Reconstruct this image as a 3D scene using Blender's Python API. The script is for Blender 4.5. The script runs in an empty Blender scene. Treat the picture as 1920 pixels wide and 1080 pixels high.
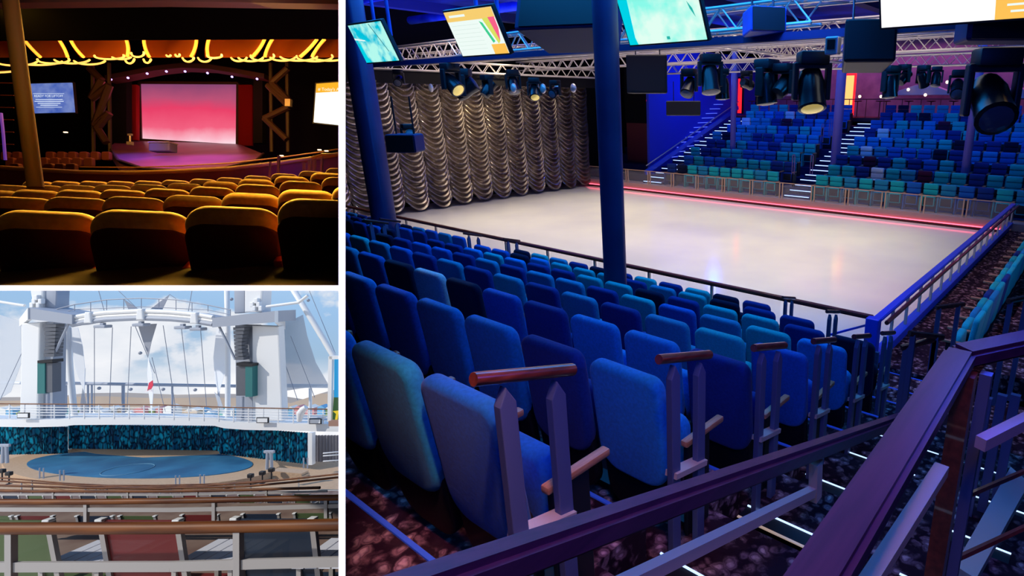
import bpy, bmesh, math, random
from mathutils import Vector, Matrix
random.seed(7)
PI = math.pi
scene = bpy.context.scene
COL = scene.collection

# ------------------------------------------------------------------ camera frame
F = 1100.0; CX = 1290.0; CY = 540.0; EYE = 4.1
pitch = math.radians(17.65); head = math.radians(126.3)
fw = Vector((math.cos(head)*math.cos(pitch), math.sin(head)*math.cos(pitch), -math.sin(pitch)))
rt = Vector((math.sin(head), -math.cos(head), 0))
up = rt.cross(fw)
CAM = Matrix(((rt.x, fw.x, up.x, 0), (rt.y, fw.y, up.y, 0), (rt.z, fw.z, up.z, EYE), (0, 0, 0, 1)))
cd = bpy.data.cameras.new('camera'); cam = bpy.data.objects.new('camera', cd); COL.objects.link(cam)
cam.matrix_world = Matrix(((rt.x, up.x, -fw.x, 0), (rt.y, up.y, -fw.y, 0), (rt.z, up.z, -fw.z, EYE), (0, 0, 0, 1)))
cd.sensor_width = 36; cd.lens = 36*F/1920; cd.shift_x = (960-CX)/1920; cd.clip_start = .02; cd.clip_end = 900
scene.camera = cam
scene.view_settings.view_transform = 'Standard'; scene.view_settings.look = 'None'
scene.view_settings.gamma = 1; scene.view_settings.exposure = 0; scene.view_settings.use_curve_mapping = False

def P(u, v, d):
    "a place in the theatre or on the deck, from a measured direction and its distance"
    return Vector(((u-CX)/F*d, d, (CY-v)/F*d))
def ray(u, v): return fw + rt*((u-CX)/F) + up*((CY-v)/F)
def onz(u, v, z):
    r = ray(u, v); return r*((z-EYE)/r.z) + Vector((0, 0, EYE))
def ony(u, v, y):
    r = ray(u, v); return r*(y/r.y) + Vector((0, 0, EYE))
def onx(u, v, x):
    r = ray(u, v); return r*(x/r.x) + Vector((0, 0, EYE))
HALL = Matrix.Identity(4)
FRAME = [HALL, 'hall']
SETS = {}
def use(which):
    FRAME[0] = HALL if which in ('hall', 'lobby') else CAM; FRAME[1] = which

# ------------------------------------------------------------------ materials
def mat(name, col, rough=.6, metal=0, emit=None, es=1, spec=.5, sheen=0, coat=0, alpha=None, trans=0):
    m = bpy.data.materials.new(name); m.use_nodes = True
    b = m.node_tree.nodes['Principled BSDF']
    b.inputs['Base Color'].default_value = (*col, 1); b.inputs['Roughness'].default_value = rough
    b.inputs['Metallic'].default_value = metal; b.inputs['Specular IOR Level'].default_value = spec
    b.inputs['Sheen Weight'].default_value = sheen; b.inputs['Coat Weight'].default_value = coat
    b.inputs['Transmission Weight'].default_value = trans
    if emit: b.inputs['Emission Color'].default_value = (*emit, 1); b.inputs['Emission Strength'].default_value = es
    if alpha is not None: b.inputs['Alpha'].default_value = alpha
    return m
def nodes(m): return m.node_tree.nodes, m.node_tree.links, m.node_tree.nodes['Principled BSDF']
def noisy(m, c1, c2, scale=5, kind='noise', bump=0, lo=.35, hi=.65, vec=None, coord='Object', detail=4):
    n, l, b = nodes(m)
    tc = n.new('ShaderNodeTexCoord'); mp = n.new('ShaderNodeMapping')
    l.new(tc.outputs[coord], mp.inputs[0])
    if vec: mp.inputs['Scale'].default_value = vec
    if kind == 'noise':
        t = n.new('ShaderNodeTexNoise'); t.inputs['Detail'].default_value = detail; out = t.outputs['Fac']
    elif kind == 'wave':
        t = n.new('ShaderNodeTexWave'); t.inputs['Distortion'].default_value = 2; out = t.outputs['Fac']
    else:
        t = n.new('ShaderNodeTexVoronoi'); out = t.outputs['Distance']
    t.inputs['Scale'].default_value = scale
    l.new(mp.outputs[0], t.inputs['Vector'])
    r = n.new('ShaderNodeValToRGB'); r.color_ramp.elements[0].position = lo; r.color_ramp.elements[1].position = hi
    r.color_ramp.elements[0].color = (*c1, 1); r.color_ramp.elements[1].color = (*c2, 1)
    l.new(out, r.inputs[0]); l.new(r.outputs[0], b.inputs['Base Color'])
    if bump:
        bp = n.new('ShaderNodeBump'); bp.inputs['Strength'].default_value = bump; bp.inputs['Distance'].default_value = .02
        l.new(out, bp.inputs['Height']); l.new(bp.outputs[0], b.inputs['Normal'])
    return m
M = {}
def fabric(name, c):
    m = mat(name, c, .85, spec=.15, sheen=.12)
    d = tuple(x*.8 for x in c)
    return noisy(m, d, c, 60, bump=.08)
for k, c in dict(royal=(.012, .17, .66), bright=(.012, .34, .85), steel=(.025, .36, .60), teal=(.015, .60, .62), navy=(.008, .05, .30),
                 ink=(.004, .010, .05), pale=(.85, .95, 1.0), wine=(.10, .012, .05)).items():
    M[k] = fabric('fabric_'+k, c)
M['black'] = mat('black_paint', (.006, .006, .01), .5)
M['blackgloss'] = mat('black_gloss', (.01, .01, .012), .25)
M['shell'] = mat('seat_shell', (.006, .007, .014), .6)
M['wood'] = noisy(mat('rail_wood', (.12, .03, .02), .28, coat=.4), (.10, .018, .014), (.20, .04, .026), 3, vec=(14, 1, 14))
M['plum'] = noisy(mat('plum_rail', (.06, .018, .06), .38, spec=.4), (.045, .012, .06), (.075, .02, .08), 3, vec=(14, 1, 14))  # rail wood shifted to purple, putting blue light into its colour
M['armwood'] = noisy(mat('arm_wood', (.5, .22, .10), .4), (.5, .2, .09), (.65, .32, .16), 8, vec=(10, 1, 10))
M['steel_blue'] = mat('painted_post', (.12, .15, .30), .45, .2)
M['cream'] = mat('cream_paint', (.62, .5, .42), .45)
M['alu'] = mat('aluminium', (.75, .68, .66), .35, .5)
M['pole'] = noisy(mat('column_paint', (.03, .04, .16), .5), (.02, .025, .11), (.03, .036, .14), 2)
M['mauve_pole'] = mat('column_mauve', (.2, .12, .35), .5)
M['dark_blue'] = mat('dark_blue_paint', (.006, .012, .10), .6)
M['ceiling_blue'] = noisy(mat('ceiling_paint', (.01, .03, .30), .7), (.01, .03, .30), (.02, .06, .6), .8)
M['led'] = mat('led_strip', (.4, .6, 1), emit=(.45, .62, 1), es=1.7)
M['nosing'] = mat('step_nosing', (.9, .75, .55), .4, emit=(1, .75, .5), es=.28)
M['neon_red'] = mat('red_neon', (1, .1, .2), emit=(1, .10, .16), es=3.2)
M['lamp_red'] = mat('red_light_panel', (1, .02, .01), emit=(1, .01, .015), es=2)
M['lamp_orange'] = mat('orange_light_panel', (1, .4, .1), emit=(1, .42, .10), es=1.6)
M['bulb'] = mat('warm_bulb', (1, .8, .5), emit=(1, .75, .45), es=2.5)
M['glass'] = mat('barrier_glass', (.9, .85, .85), .08, alpha=.16)
M['tan_frame'] = mat('tan_frame', (.55, .36, .24), .4)

# carpet with a pebble pattern
m = mat('pebble_carpet', (.1, .05, .06), .95, spec=.1); n, l, b = nodes(m)
tc = n.new('ShaderNodeTexCoord'); v1 = n.new('ShaderNodeTexVoronoi'); v1.inputs['Scale'].default_value = 15
nz = n.new('ShaderNodeTexNoise'); nz.inputs['Scale'].default_value = 7; nz.inputs['Detail'].default_value = 5
mx = n.new('ShaderNodeMix'); mx.data_type = 'VECTOR'; mx.inputs[0].default_value = .12
l.new(tc.outputs['Object'], nz.inputs['Vector']); l.new(tc.outputs['Object'], mx.inputs[4]); l.new(nz.outputs['Color'], mx.inputs[5])
l.new(mx.outputs[1], v1.inputs['Vector'])
r = n.new('ShaderNodeValToRGB'); e = r.color_ramp.elements
e[0].position = 0; e[0].color = (.60, .36, .35, 1); e[1].position = .62; e[1].color = (.02, .006, .014, 1)
for p_, c_ in ((.14, (.68, .44, .42, 1)), (.26, (.38, .22, .25, 1)), (.34, (.16, .08, .10, 1)), (.42, (.26, .14, .16, 1)), (.52, (.08, .035, .05, 1))):
    x = e.new(p_); x.color = c_
l.new(v1.outputs['Distance'], r.inputs[0])
r2 = n.new('ShaderNodeValToRGB'); r2.color_ramp.elements[0].position = .42; r2.color_ramp.elements[1].position = .56
l.new(nz.outputs['Fac'], r2.inputs[0])
mc = n.new('ShaderNodeMix'); mc.data_type = 'RGBA'; mc.inputs[6].default_value = (.03, .012, .02, 1)
l.new(r2.outputs[0], mc.inputs[0]); l.new(r.outputs[0], mc.inputs[7]); l.new(mc.outputs[2], b.inputs['Base Color'])
bp = n.new('ShaderNodeBump'); bp.inputs['Strength'].default_value = .5; bp.inputs['Distance'].default_value = .01
l.new(v1.outputs['Distance'], bp.inputs['Height']); l.new(bp.outputs[0], b.inputs['Normal'])
M['carpet'] = m
# ice
m = mat('rink_ice', (.8, .78, .76), .16, spec=.35); n, l, b = nodes(m)
noisy(m, (.72, .70, .74), (.84, .82, .78), .35, detail=3)
nz = n.new('ShaderNodeTexNoise'); nz.inputs['Scale'].default_value = 1.2; nz.inputs['Detail'].default_value = 6
r = n.new('ShaderNodeMapRange'); r.inputs[3].default_value = .06; r.inputs[4].default_value = .22
l.new(nz.outputs['Fac'], r.inputs[0]); l.new(r.outputs[0], b.inputs['Roughness'])
M['ice'] = m
# silver drape
m = mat('silver_satin', (.62, .54, .48), .32, .85); n, l, b = nodes(m)
noisy(m, (.50, .42, .40), (.80, .70, .60), 2, detail=3, lo=.3, hi=.7, bump=.06)
nodes(m)[2].inputs['Roughness'].default_value = .26; M['silver'] = m

# ------------------------------------------------------------------ mesh helpers
def NB(): return bmesh.new()
def box(bm, c, s, rot=None, bev=0, seg=2):
    g = bmesh.ops.create_cube(bm, size=1); vs = g['verts']
    mtx = Matrix.Translation(Vector(c)) @ (rot.to_4x4() if rot else Matrix.Identity(4)) @ Matrix.Diagonal((*s, 1))
    bmesh.ops.transform(bm, matrix=mtx, verts=vs)
    if bev:
        es = list({e for v in vs for e in v.link_edges})
        bmesh.ops.bevel(bm, geom=es, offset=bev, segments=seg, affect='EDGES', profile=.5)
    return bm
def tube(bm, pts, r, seg=8, caps=True):
    pts = [Vector(p) for p in pts]; rings = []
    rr = r if isinstance(r, (list, tuple)) else [r]*len(pts)
    up0 = None
    for i, p in enumerate(pts):
        a = pts[max(i-1, 0)]; c = pts[min(i+1, len(pts)-1)]; t = (c-a).normalized()
        if up0 is None:
            up0 = Vector((0, 0, 1)) if abs(t.z) < .9 else Vector((1, 0, 0))
        x = t.cross(up0).normalized(); y = x.cross(t).normalized(); up0 = y
        rings.append([bm.verts.new(p + (x*math.cos(2*PI*k/seg) + y*math.sin(2*PI*k/seg))*rr[i]) for k in range(seg)])
    for a, c in zip(rings, rings[1:]):
        for k in range(seg): bm.faces.new((a[k], a[(k+1) % seg], c[(k+1) % seg], c[k]))
    if caps and seg > 2: bm.faces.new(rings[0][::-1]); bm.faces.new(rings[-1])
    return bm
def bar(bm, a, b, w, h, upv=(0, 0, 1), bev=0):
    "a rectangular bar from a to b; w across, h along upv"
    a = Vector(a); b = Vector(b); t = (b-a).normalized(); x = t.cross(Vector(upv)).normalized(); y = x.cross(t)
    vs = []
    for p in (a, b):
        for sx, sy in ((-1, -1), (1, -1), (1, 1), (-1, 1)): vs.append(bm.verts.new(p + x*sx*w/2 + y*sy*h/2))
    fs = [(0, 1, 2, 3), (7, 6, 5, 4), (0, 4, 5, 1), (1, 5, 6, 2), (2, 6, 7, 3), (3, 7, 4, 0)]
    ff = [bm.faces.new([vs[i] for i in f]) for f in fs]
    if bev:
        es = list({e for f in ff for e in f.edges}); bmesh.ops.bevel(bm, geom=es, offset=bev, segments=2, affect='EDGES')
    return bm
def prism(bm, pts, vec, bev=0, seg=2, allbev=False):
    "closed outline (3-D points) pushed along vec"
    vec = Vector(vec); a = [bm.verts.new(Vector(p)) for p in pts]; b = [bm.verts.new(Vector(p)+vec) for p in pts]
    n_ = len(pts); f1 = bm.faces.new(a); f2 = bm.faces.new(b[::-1])
    for i in range(n_): bm.faces.new((a[i], b[i], b[(i+1) % n_], a[(i+1) % n_]))
    if bev: bmesh.ops.bevel(bm, geom=list(f1.edges)+list(f2.edges), offset=bev, segments=seg, affect='EDGES', profile=.5)
    return bm
def rrect(w, h, r, n_=5, x0=0, z0=0, rb=None):
    "rounded rectangle outline centred in x, from z0 up; rb is the lower radius"
    rb = r if rb is None else rb; o = []
    for cx, cz, a0, q in ((w/2, h, 0, r), (-w/2, h, 90, r), (-w/2, 0, 180, rb), (w/2, 0, 270, rb)):
        sx = 1 if cx > 0 else -1; sz = 1 if cz > 0 else -1
        if q < 1e-4: o.append((x0+cx, z0+cz)); continue
        for k in range(n_+1):
            a = math.radians(a0 + 90*k/n_); o.append((x0+cx-sx*q+q*math.cos(a), z0+cz-sz*q+q*math.sin(a)))
    return o
def pillow(bm, w, h, r, z0, y0, th, bev, rb=None, n_=6, k_=4, taper=0, xf=None):
    "rounded upholstered slab: stacked outlines, round in every edge"
    rings = []
    for side in (0, 1):
        for k in range(k_+1):
            a = PI/2*(k/k_ if side == 0 else 1-k/k_); ins = bev*(1-math.sin(a)); y = bev*(1-math.cos(a)); y = y0+y if side == 0 else y0+th-y
            o = rrect(w-2*ins, h-2*ins, max(r-ins, .004), n_, 0, z0+ins, rb=max((rb or r)-ins, .004))
            pts = [Vector((x*(1-taper*(1-(z-z0)/h)), y, z)) for x, z in o]
            rings.append([bm.verts.new(xf @ p if xf else p) for p in pts])
    m_ = len(rings[0])
    for a, b in zip(rings, rings[1:]):
        for i in range(m_): bm.faces.new((a[i], a[(i+1) % m_], b[(i+1) % m_], b[i]))
    bm.faces.new(rings[0][::-1]); bm.faces.new(rings[-1]); return bm
def lathe(bm, prof, c=(0, 0, 0), seg=14, rot=None):
    rings = []; R_ = rot.to_3x3() if rot else Matrix.Identity(3); c = Vector(c)
    for r_, z in prof:
        rings.append([bm.verts.new(c + R_ @ Vector((r_*math.cos(2*PI*k/seg), r_*math.sin(2*PI*k/seg), z))) for k in range(seg)])
    for a, b in zip(rings, rings[1:]):
        for k in range(seg): bm.faces.new((a[k], a[(k+1) % seg], b[(k+1) % seg], b[k]))
    bm.faces.new(rings[0][::-1]); bm.faces.new(rings[-1]); return bm
def quad(bm, a, b, c, d): return bm.faces.new([bm.verts.new(Vector(p)) for p in (a, b, c, d)])
def obj(name, bm, m, parent=None, smooth=False, mats=None, loc=None, rot=None, noset=False):
    me = bpy.data.meshes.new(name)
    bmesh.ops.recalc_face_normals(bm, faces=bm.faces[:])
    if smooth:
        for f in bm.faces: f.smooth = True
    bm.to_mesh(me); bm.free()
    for x in (mats or [m]): me.materials.append(M[x] if isinstance(x, str) else x)
    o = bpy.data.objects.new(name, me); COL.objects.link(o)
    if smooth: me.set_sharp_from_angle(angle=math.radians(40))
    L = Matrix.Identity(4)
    if loc is not None: L = Matrix.Translation(Vector(loc))
    if rot is not None: L = L @ rot.to_4x4()
    if parent: o.parent = parent; o.matrix_basis = L
    else: o.matrix_world = FRAME[0] @ L; SETS[o.name] = FRAME[1]
    return o
def thing(name, label, cat, loc=(0, 0, 0), rotz=0, group=None, rot=None):
    o = bpy.data.objects.new(name, None); COL.objects.link(o); o.empty_display_size = .1
    o.matrix_world = FRAME[0] @ Matrix.Translation(Vector(loc)) @ (rot.to_4x4() if rot else Matrix.Rotation(rotz, 4, 'Z'))
    SETS[o.name] = FRAME[1]
    return tag(o, label, cat, group)
def tag(o, label, cat, group=None):
    o['label'] = label; o['category'] = cat
    if group: o['group'] = group
    return o
def struct(name, bm, m, smooth=False, mats=None):
    o = obj(name, bm, m, smooth=smooth, mats=mats); o['kind'] = 'structure'; return o
def dup(root, loc, rotz=0, label=None, group=None, rot=None, swap=None, sc=None):
    r = root.copy(); COL.objects.link(r); r.parent = None
    S_ = Matrix.Diagonal((*sc, 1)) if sc else Matrix.Identity(4)
    r.matrix_world = FRAME[0] @ Matrix.Translation(Vector(loc)) @ (rot.to_4x4() if rot else Matrix.Rotation(rotz, 4, 'Z')) @ S_
    SETS[r.name] = FRAME[1]
    if label: r['label'] = label
    if group: r['group'] = group
    if swap and r.type == 'MESH': r.data = swap.get(r.data.name, r.data)
    for ch in list(root.children):
        c = ch.copy(); COL.objects.link(c); c.parent = r
        if swap and c.type == 'MESH' and ch.data.name in swap: c.data = swap[ch.data.name]
        for g in ch.children:
            d = g.copy(); COL.objects.link(d); d.parent = c
    return r
def recolour(me, m):
    c = me.copy(); c.materials.clear(); c.materials.append(M[m]); return c
def text(name, s, size, m, parent=None, loc=(0, 0, 0), rot=None, align='CENTER'):
    cu = bpy.data.curves.new(name, 'FONT'); cu.body = s; cu.size = size; cu.align_x = align; cu.extrude = .0005
    t = bpy.data.objects.new(name+'_tmp', cu); COL.objects.link(t); bpy.context.view_layer.update()
    me = bpy.data.meshes.new_from_object(t.evaluated_get(bpy.context.evaluated_depsgraph_get()))
    bpy.data.objects.remove(t); me.materials.clear(); me.materials.append(M[m])
    o = bpy.data.objects.new(name, me); COL.objects.link(o)
    L = Matrix.Translation(Vector(loc)) @ (rot.to_4x4() if rot else Matrix.Identity(4))
    if parent: o.parent = parent; o.matrix_basis = L
    else: o.matrix_world = FRAME[0] @ L; SETS[o.name] = FRAME[1]
    return o
def light(kind, loc, energy, col, size=1, target=None, spot=None, blend=.5, sy=None, spread=None, name='lamp'):
    d = bpy.data.lights.new(name, kind); d.energy = energy; d.color = col
    o = bpy.data.objects.new(name, d); COL.objects.link(o)
    L = Matrix.Translation(Vector(loc))
    if target is not None:
        q = (Vector(target)-Vector(loc)).to_track_quat('-Z', 'Y'); L = L @ q.to_matrix().to_4x4()
    o.matrix_world = FRAME[0] @ L
    if kind == 'AREA':
        d.size = size
        if sy: d.shape = 'RECTANGLE'; d.size_y = sy
        if spread: d.spread = math.radians(spread)
    elif kind == 'SUN': d.angle = math.radians(size)
    else: d.shadow_soft_size = size
    if kind == 'SPOT': d.spot_size = math.radians(spot); d.spot_blend = blend
    return o
ORD = ['first', 'second', 'third', 'fourth', 'fifth', 'sixth', 'seventh', 'eighth', 'ninth', 'tenth', 'eleventh', 'twelfth', 'thirteenth', 'fourteenth',
       'fifteenth', 'sixteenth', 'seventeenth', 'eighteenth', 'nineteenth', 'twentieth', 'twenty-first', 'twenty-second', 'twenty-third', 'twenty-fourth',
       'twenty-fifth', 'twenty-sixth', 'twenty-seventh', 'twenty-eighth', 'twenty-ninth', 'thirtieth']
CNAME = dict(royal='royal blue', bright='bright blue', steel='steel blue', teal='teal', navy='navy blue', ink='blackish blue', pale='pale blue', wine='dark wine')
# ================================================================== partitions added between the three rooms to keep their light apart
use('lobby'); FRAME[0] = CAM; FRAME[1] = 'lobby'
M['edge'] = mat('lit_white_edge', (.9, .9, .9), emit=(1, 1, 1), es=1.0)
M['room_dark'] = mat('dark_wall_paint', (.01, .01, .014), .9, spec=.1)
D0 = .9; D1 = 32.0
def wedge_v(u0, u1, d0, d1, z0, z1):
    bm = NB(); a = (u0-CX)/F; b = (u1-CX)/F; e = .02
    prism(bm, [(a*d0, d0, z0), (b*d0, d0, z0), (b*d1, d1, z0), (a*d1, d1, z0)], (0, 0, z1-z0)); return bm
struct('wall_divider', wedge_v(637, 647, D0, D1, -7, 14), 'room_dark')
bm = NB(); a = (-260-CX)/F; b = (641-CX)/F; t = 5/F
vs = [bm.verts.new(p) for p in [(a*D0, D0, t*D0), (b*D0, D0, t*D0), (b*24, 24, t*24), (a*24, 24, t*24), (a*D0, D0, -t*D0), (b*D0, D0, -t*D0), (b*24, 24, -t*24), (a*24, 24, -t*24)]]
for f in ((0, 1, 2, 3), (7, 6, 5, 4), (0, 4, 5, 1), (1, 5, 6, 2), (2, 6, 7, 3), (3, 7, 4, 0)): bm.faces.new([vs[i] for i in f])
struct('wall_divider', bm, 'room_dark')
# glowing strips added to draw white dividing lines on both partition noses
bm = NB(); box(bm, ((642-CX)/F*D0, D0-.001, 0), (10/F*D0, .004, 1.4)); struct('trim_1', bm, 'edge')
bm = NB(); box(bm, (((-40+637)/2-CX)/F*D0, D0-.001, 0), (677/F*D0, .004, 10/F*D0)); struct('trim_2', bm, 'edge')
# unseen dark walls with two openings, added round the camera to block daylight
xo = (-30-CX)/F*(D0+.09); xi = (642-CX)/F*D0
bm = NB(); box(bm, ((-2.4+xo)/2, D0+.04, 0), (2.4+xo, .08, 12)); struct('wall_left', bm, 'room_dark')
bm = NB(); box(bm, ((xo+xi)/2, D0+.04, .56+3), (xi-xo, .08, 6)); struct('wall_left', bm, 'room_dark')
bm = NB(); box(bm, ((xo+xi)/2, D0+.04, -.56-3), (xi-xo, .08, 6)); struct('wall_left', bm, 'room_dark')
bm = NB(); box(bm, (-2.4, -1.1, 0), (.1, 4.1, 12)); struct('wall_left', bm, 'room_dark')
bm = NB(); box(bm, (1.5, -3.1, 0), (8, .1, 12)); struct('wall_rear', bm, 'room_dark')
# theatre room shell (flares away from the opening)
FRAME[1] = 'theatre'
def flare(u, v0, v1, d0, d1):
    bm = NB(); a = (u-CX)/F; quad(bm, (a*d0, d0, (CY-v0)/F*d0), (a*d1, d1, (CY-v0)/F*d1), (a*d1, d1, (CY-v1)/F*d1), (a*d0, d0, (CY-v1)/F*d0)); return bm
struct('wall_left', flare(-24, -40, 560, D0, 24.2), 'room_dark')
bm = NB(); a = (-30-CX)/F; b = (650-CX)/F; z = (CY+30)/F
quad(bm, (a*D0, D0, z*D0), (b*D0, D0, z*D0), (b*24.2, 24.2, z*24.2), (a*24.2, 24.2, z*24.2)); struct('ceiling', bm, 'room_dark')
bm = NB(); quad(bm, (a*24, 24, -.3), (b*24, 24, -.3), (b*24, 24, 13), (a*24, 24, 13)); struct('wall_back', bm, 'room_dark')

# ================================================================== the rink hall
use('hall')
RX0, RX1, RY0, RY1 = -22.3, -2.75, 8.45, 21.3
bm = NB(); box(bm, ((RX0-1+RX1)/2, (RY0+RY1)/2+.5, -.05), (RX1-RX0+1.2, RY1-RY0+1.2, .1)); struct('floor', bm, 'ice')
def row_y(r): return 1.1+.917*r
def row_f(r): return EYE-(2.01+.277*r)
# near tiers, one carpeted step per row
for r in range(-2, 8):
    z = row_f(r)
    for sh, xa, xb in ((-.52, -1.62, 3), (-.17, -24.5, -1.62)):
        bm = NB(); y0 = row_y(r)+sh; y1 = y0+.917
        if r == 7: y1 = RY0-.05
        box(bm, ((xa+xb)/2, (y0+y1)/2, z/2-.4), (xb-xa, y1-y0, z+.8)); o = struct('floor', bm, 'carpet')
    bm = NB(); box(bm, (-13.2, y1-.012, z+.004), (23.2, .022, .012)); M.setdefault('blue_trim', mat('blue_trim', (.05, .15, .8), .4, emit=(.03, .12, 1), es=.12)); struct('trim_3', bm, 'blue_trim')
# walkway to the right of the barrier and beyond
bm = NB(); box(bm, (1, 14.5, -.02), (7.3, 12.2, .5)); struct('floor', bm, 'carpet')
bm = NB(); box(bm, (1.4, 14.5, .3), (5.0, 12.2, .5)); struct('floor', bm, 'carpet')
# aisle stairs at the right end of the rows: two treads a row, each with a light strip and a pale nosing
NST = 0
for k in range(-3, 16):
    y0 = row_y(0)-.52+.4585*k; z = row_f(0)-.1385*k
    if y0 < -.6: continue
    for (xa, xb) in ((-1.62, -1.0), (-.62, -.15)):
        s = thing('stair_tread', f'aisle step with light strip, {ORD[k+3]} from top, {"beside the seat ends" if xa < -1.5 else "right of the handrail"}', 'step', ((xa+xb)/2, y0, z), group='aisle steps')
        w = xb-xa
        bm = NB(); box(bm, (0, .24, -.06), (w, .4585, .12)); obj('tread', bm, 'carpet', s)
        bm = NB(); box(bm, (0, .462, .004), (w, .011, .010)); o = obj('light_strip', bm, 'led', s)
        bm = NB(); box(bm, (0, .335, .003), (w, .018, .008)); obj('nosing', bm, 'nosing', s)
        bm = NB(); box(bm, (0, .40, .001), (w, .11, .005)); obj('edge_strip', bm, 'shell', s)

# ---------------------------------------------------------------- seats of the near stand (backs towards the camera)
RECL = Matrix.Rotation(math.radians(6), 3, 'X')
def seat_back_bm():
    return pillow(NB(), .485, .68, .075, .33, -.09, .085, .034, rb=.15, xf=RECL)
def make_seat(c):
    t = thing('auditorium_seat', 'x', 'seat', (0, 0, 0))
    obj('backrest', seat_back_bm(), c, t, smooth=True)
    bm = pillow(NB(), .475, .46, .06, .06, -.06, .06, .015, rb=.15, xf=RECL); obj('back_shell', bm, 'shell', t, smooth=True)
    bm = pillow(NB(), .45, .34, .08, .34, .02, .11, .04); obj('cushion', bm, c, t, smooth=True)
    for s in (-1, 1):
        bm = NB(); box(bm, (s*.28, .14, .60), (.045, .34, .035), bev=.008); obj('armrest', bm, 'armwood', t, smooth=True)
    bm = NB(); box(bm, (-.27, .10, .29), (.03, .20, .56), bev=.006); box(bm, (.27, .10, .29), (.03, .20, .56), bev=.006); box(bm, (0, .10, .02), (.5, .1, .03)); obj('pedestal', bm, 'shell', t)
    return t
proto = make_seat('royal'); RC = {}
bk = [c for c in proto.children if c.name.startswith('backrest')][0].data; cu_ = [c for c in proto.children if c.name.startswith('cushion')][0].data
for k in ('royal', 'bright', 'steel', 'teal', 'navy', 'ink', 'pale'): RC[k] = {bk.name: recolour(bk, k), cu_.name: recolour(cu_, k)}
# colours listed from the aisle leftwards
KN = {0: ['royal', 'steel', 'bright', 'navy'], 1: ['bright', 'navy', 'bright', 'bright', 'royal', 'bright', 'navy', 'royal'],
      2: ['navy', 'bright', 'bright', 'navy', 'royal', 'ink', 'pale', 'ink', 'royal', 'steel'],
      3: ['royal', 'teal', 'steel', 'navy', 'steel', 'navy', 'steel', 'navy', 'steel', 'navy', 'royal'],
      4: ['bright', 'teal', 'steel', 'royal', 'teal', 'navy', 'steel', 'steel', 'navy', 'steel', 'navy', 'royal'],
      5: ['ink', 'navy', 'teal', 'teal', 'navy', 'ink', 'teal', 'teal', 'navy', 'navy', 'bright', 'teal', 'bright', 'navy', 'navy'],
      6: ['navy', 'navy', 'ink', 'teal', 'steel', 'navy', 'teal', 'teal', 'teal', 'bright', 'ink', 'royal', 'royal'],
      7: ['navy', 'ink', 'teal', 'navy', 'teal', 'navy', 'ink', 'navy', 'steel', 'teal', 'ink']}
ENDX = {0: -1.56, 1: -1.58, 2: -1.62, 3: -1.65, 4: -1.68, 5: -1.72, 6: -2.80, 7: -3.92}
pool = ['royal', 'steel', 'navy', 'teal', 'bright', 'navy', 'royal', 'ink']
first = True
for r in range(0, 8):
    x = ENDX[r]-.28; i = 0; blk = 0
    while x > -21:
        if -11.5 < x < -10.35: x -= .56; blk = 1; continue
        yk = row_y(r)+.13
        # skip places that fall left of the dividing wall
        if rt.dot(Vector((x+.3, yk, 0)))+.5891*fw.dot(Vector((x+.3, yk, row_f(r)+.5-EYE))) > 0:
            c = KN[r][i] if i < len(KN[r]) else random.choice(pool)
            lab = f'{CNAME[c]} seat back, {ORD[i]} from aisle end, {ORD[r]} row of the near rink stand'
            if first:
                for ch in proto.children:
                    if ch.data.name in RC[c]: ch.data = RC[c][ch.data.name]
                proto.matrix_world = Matrix.Translation((x, yk, row_f(r))); proto['label'] = lab; proto['group'] = 'seats of the near rink stand'; first = False
                inv = {v.name: k for k, v in RC[c].items()}
                for k in RC:
                    for nm in list(RC[k]):
                        RC[k][RC[c][nm].name] = RC[k][nm]
            else:
                q = dup(proto, (x, yk, row_f(r)), random.uniform(-.015, .015), lab, 'seats of the near rink stand', swap=RC[c])
        x -= .56; i += 1
# ---------------------------------------------------------------- short handrail loops at the row ends
def rail_loop(x, y, z, r, lab, ln=.40):
    t = thing('aisle_handrail', lab, 'handrail', (x, y, z), group='aisle end handrails'); s = -.302
    bm = NB(); tube(bm, [(0, -.20, 1.20), (0, ln-.20, 1.20+s*ln)], .023, 10); obj('grip', bm, 'wood', t, smooth=True)
    for yy in (-.11, .10):
        bm = NB(); zt = 1.10+s*yy
        prism(bm, [(-.018, yy-.02, .0+s*yy*0), (-.018, yy+.045, 0), (-.018, yy+.045, zt-.06), (-.018, yy+.012, zt), (-.018, yy-.02, zt-.06)], (.036, 0, 0), bev=.004); obj('post', bm, 'steel_blue', t)
    bm = NB(); bar(bm, (0, -.12, .56), (0, .14, .50), .07, .03); obj('base_bar', bm, 'cream', t)
    return t
for r in range(0, 6):
    rail_loop(ENDX[r]+.07, row_y(r)+.02, row_f(r), r, f'short wood-topped handrail on two posts at the aisle end of the {ORD[r]} row of seats')
rail_loop(ENDX[6]+.15, row_y(6)+.1, row_f(6), 6, 'short handrail on two posts at the end of the row before the last')
rail_loop(ENDX[7]+.2, row_y(7)+.1, row_f(7), 7, 'short handrail on two posts at the end of the row beside the ice barrier')
for r, x in ((4, -10.25), (6, -10.25), (7, -10.25), (5, -11.6)):
    rail_loop(x, row_y(r)+.1, row_f(r), r, f'short dark handrail beside the left aisle at the {ORD[r]} row')

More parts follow.
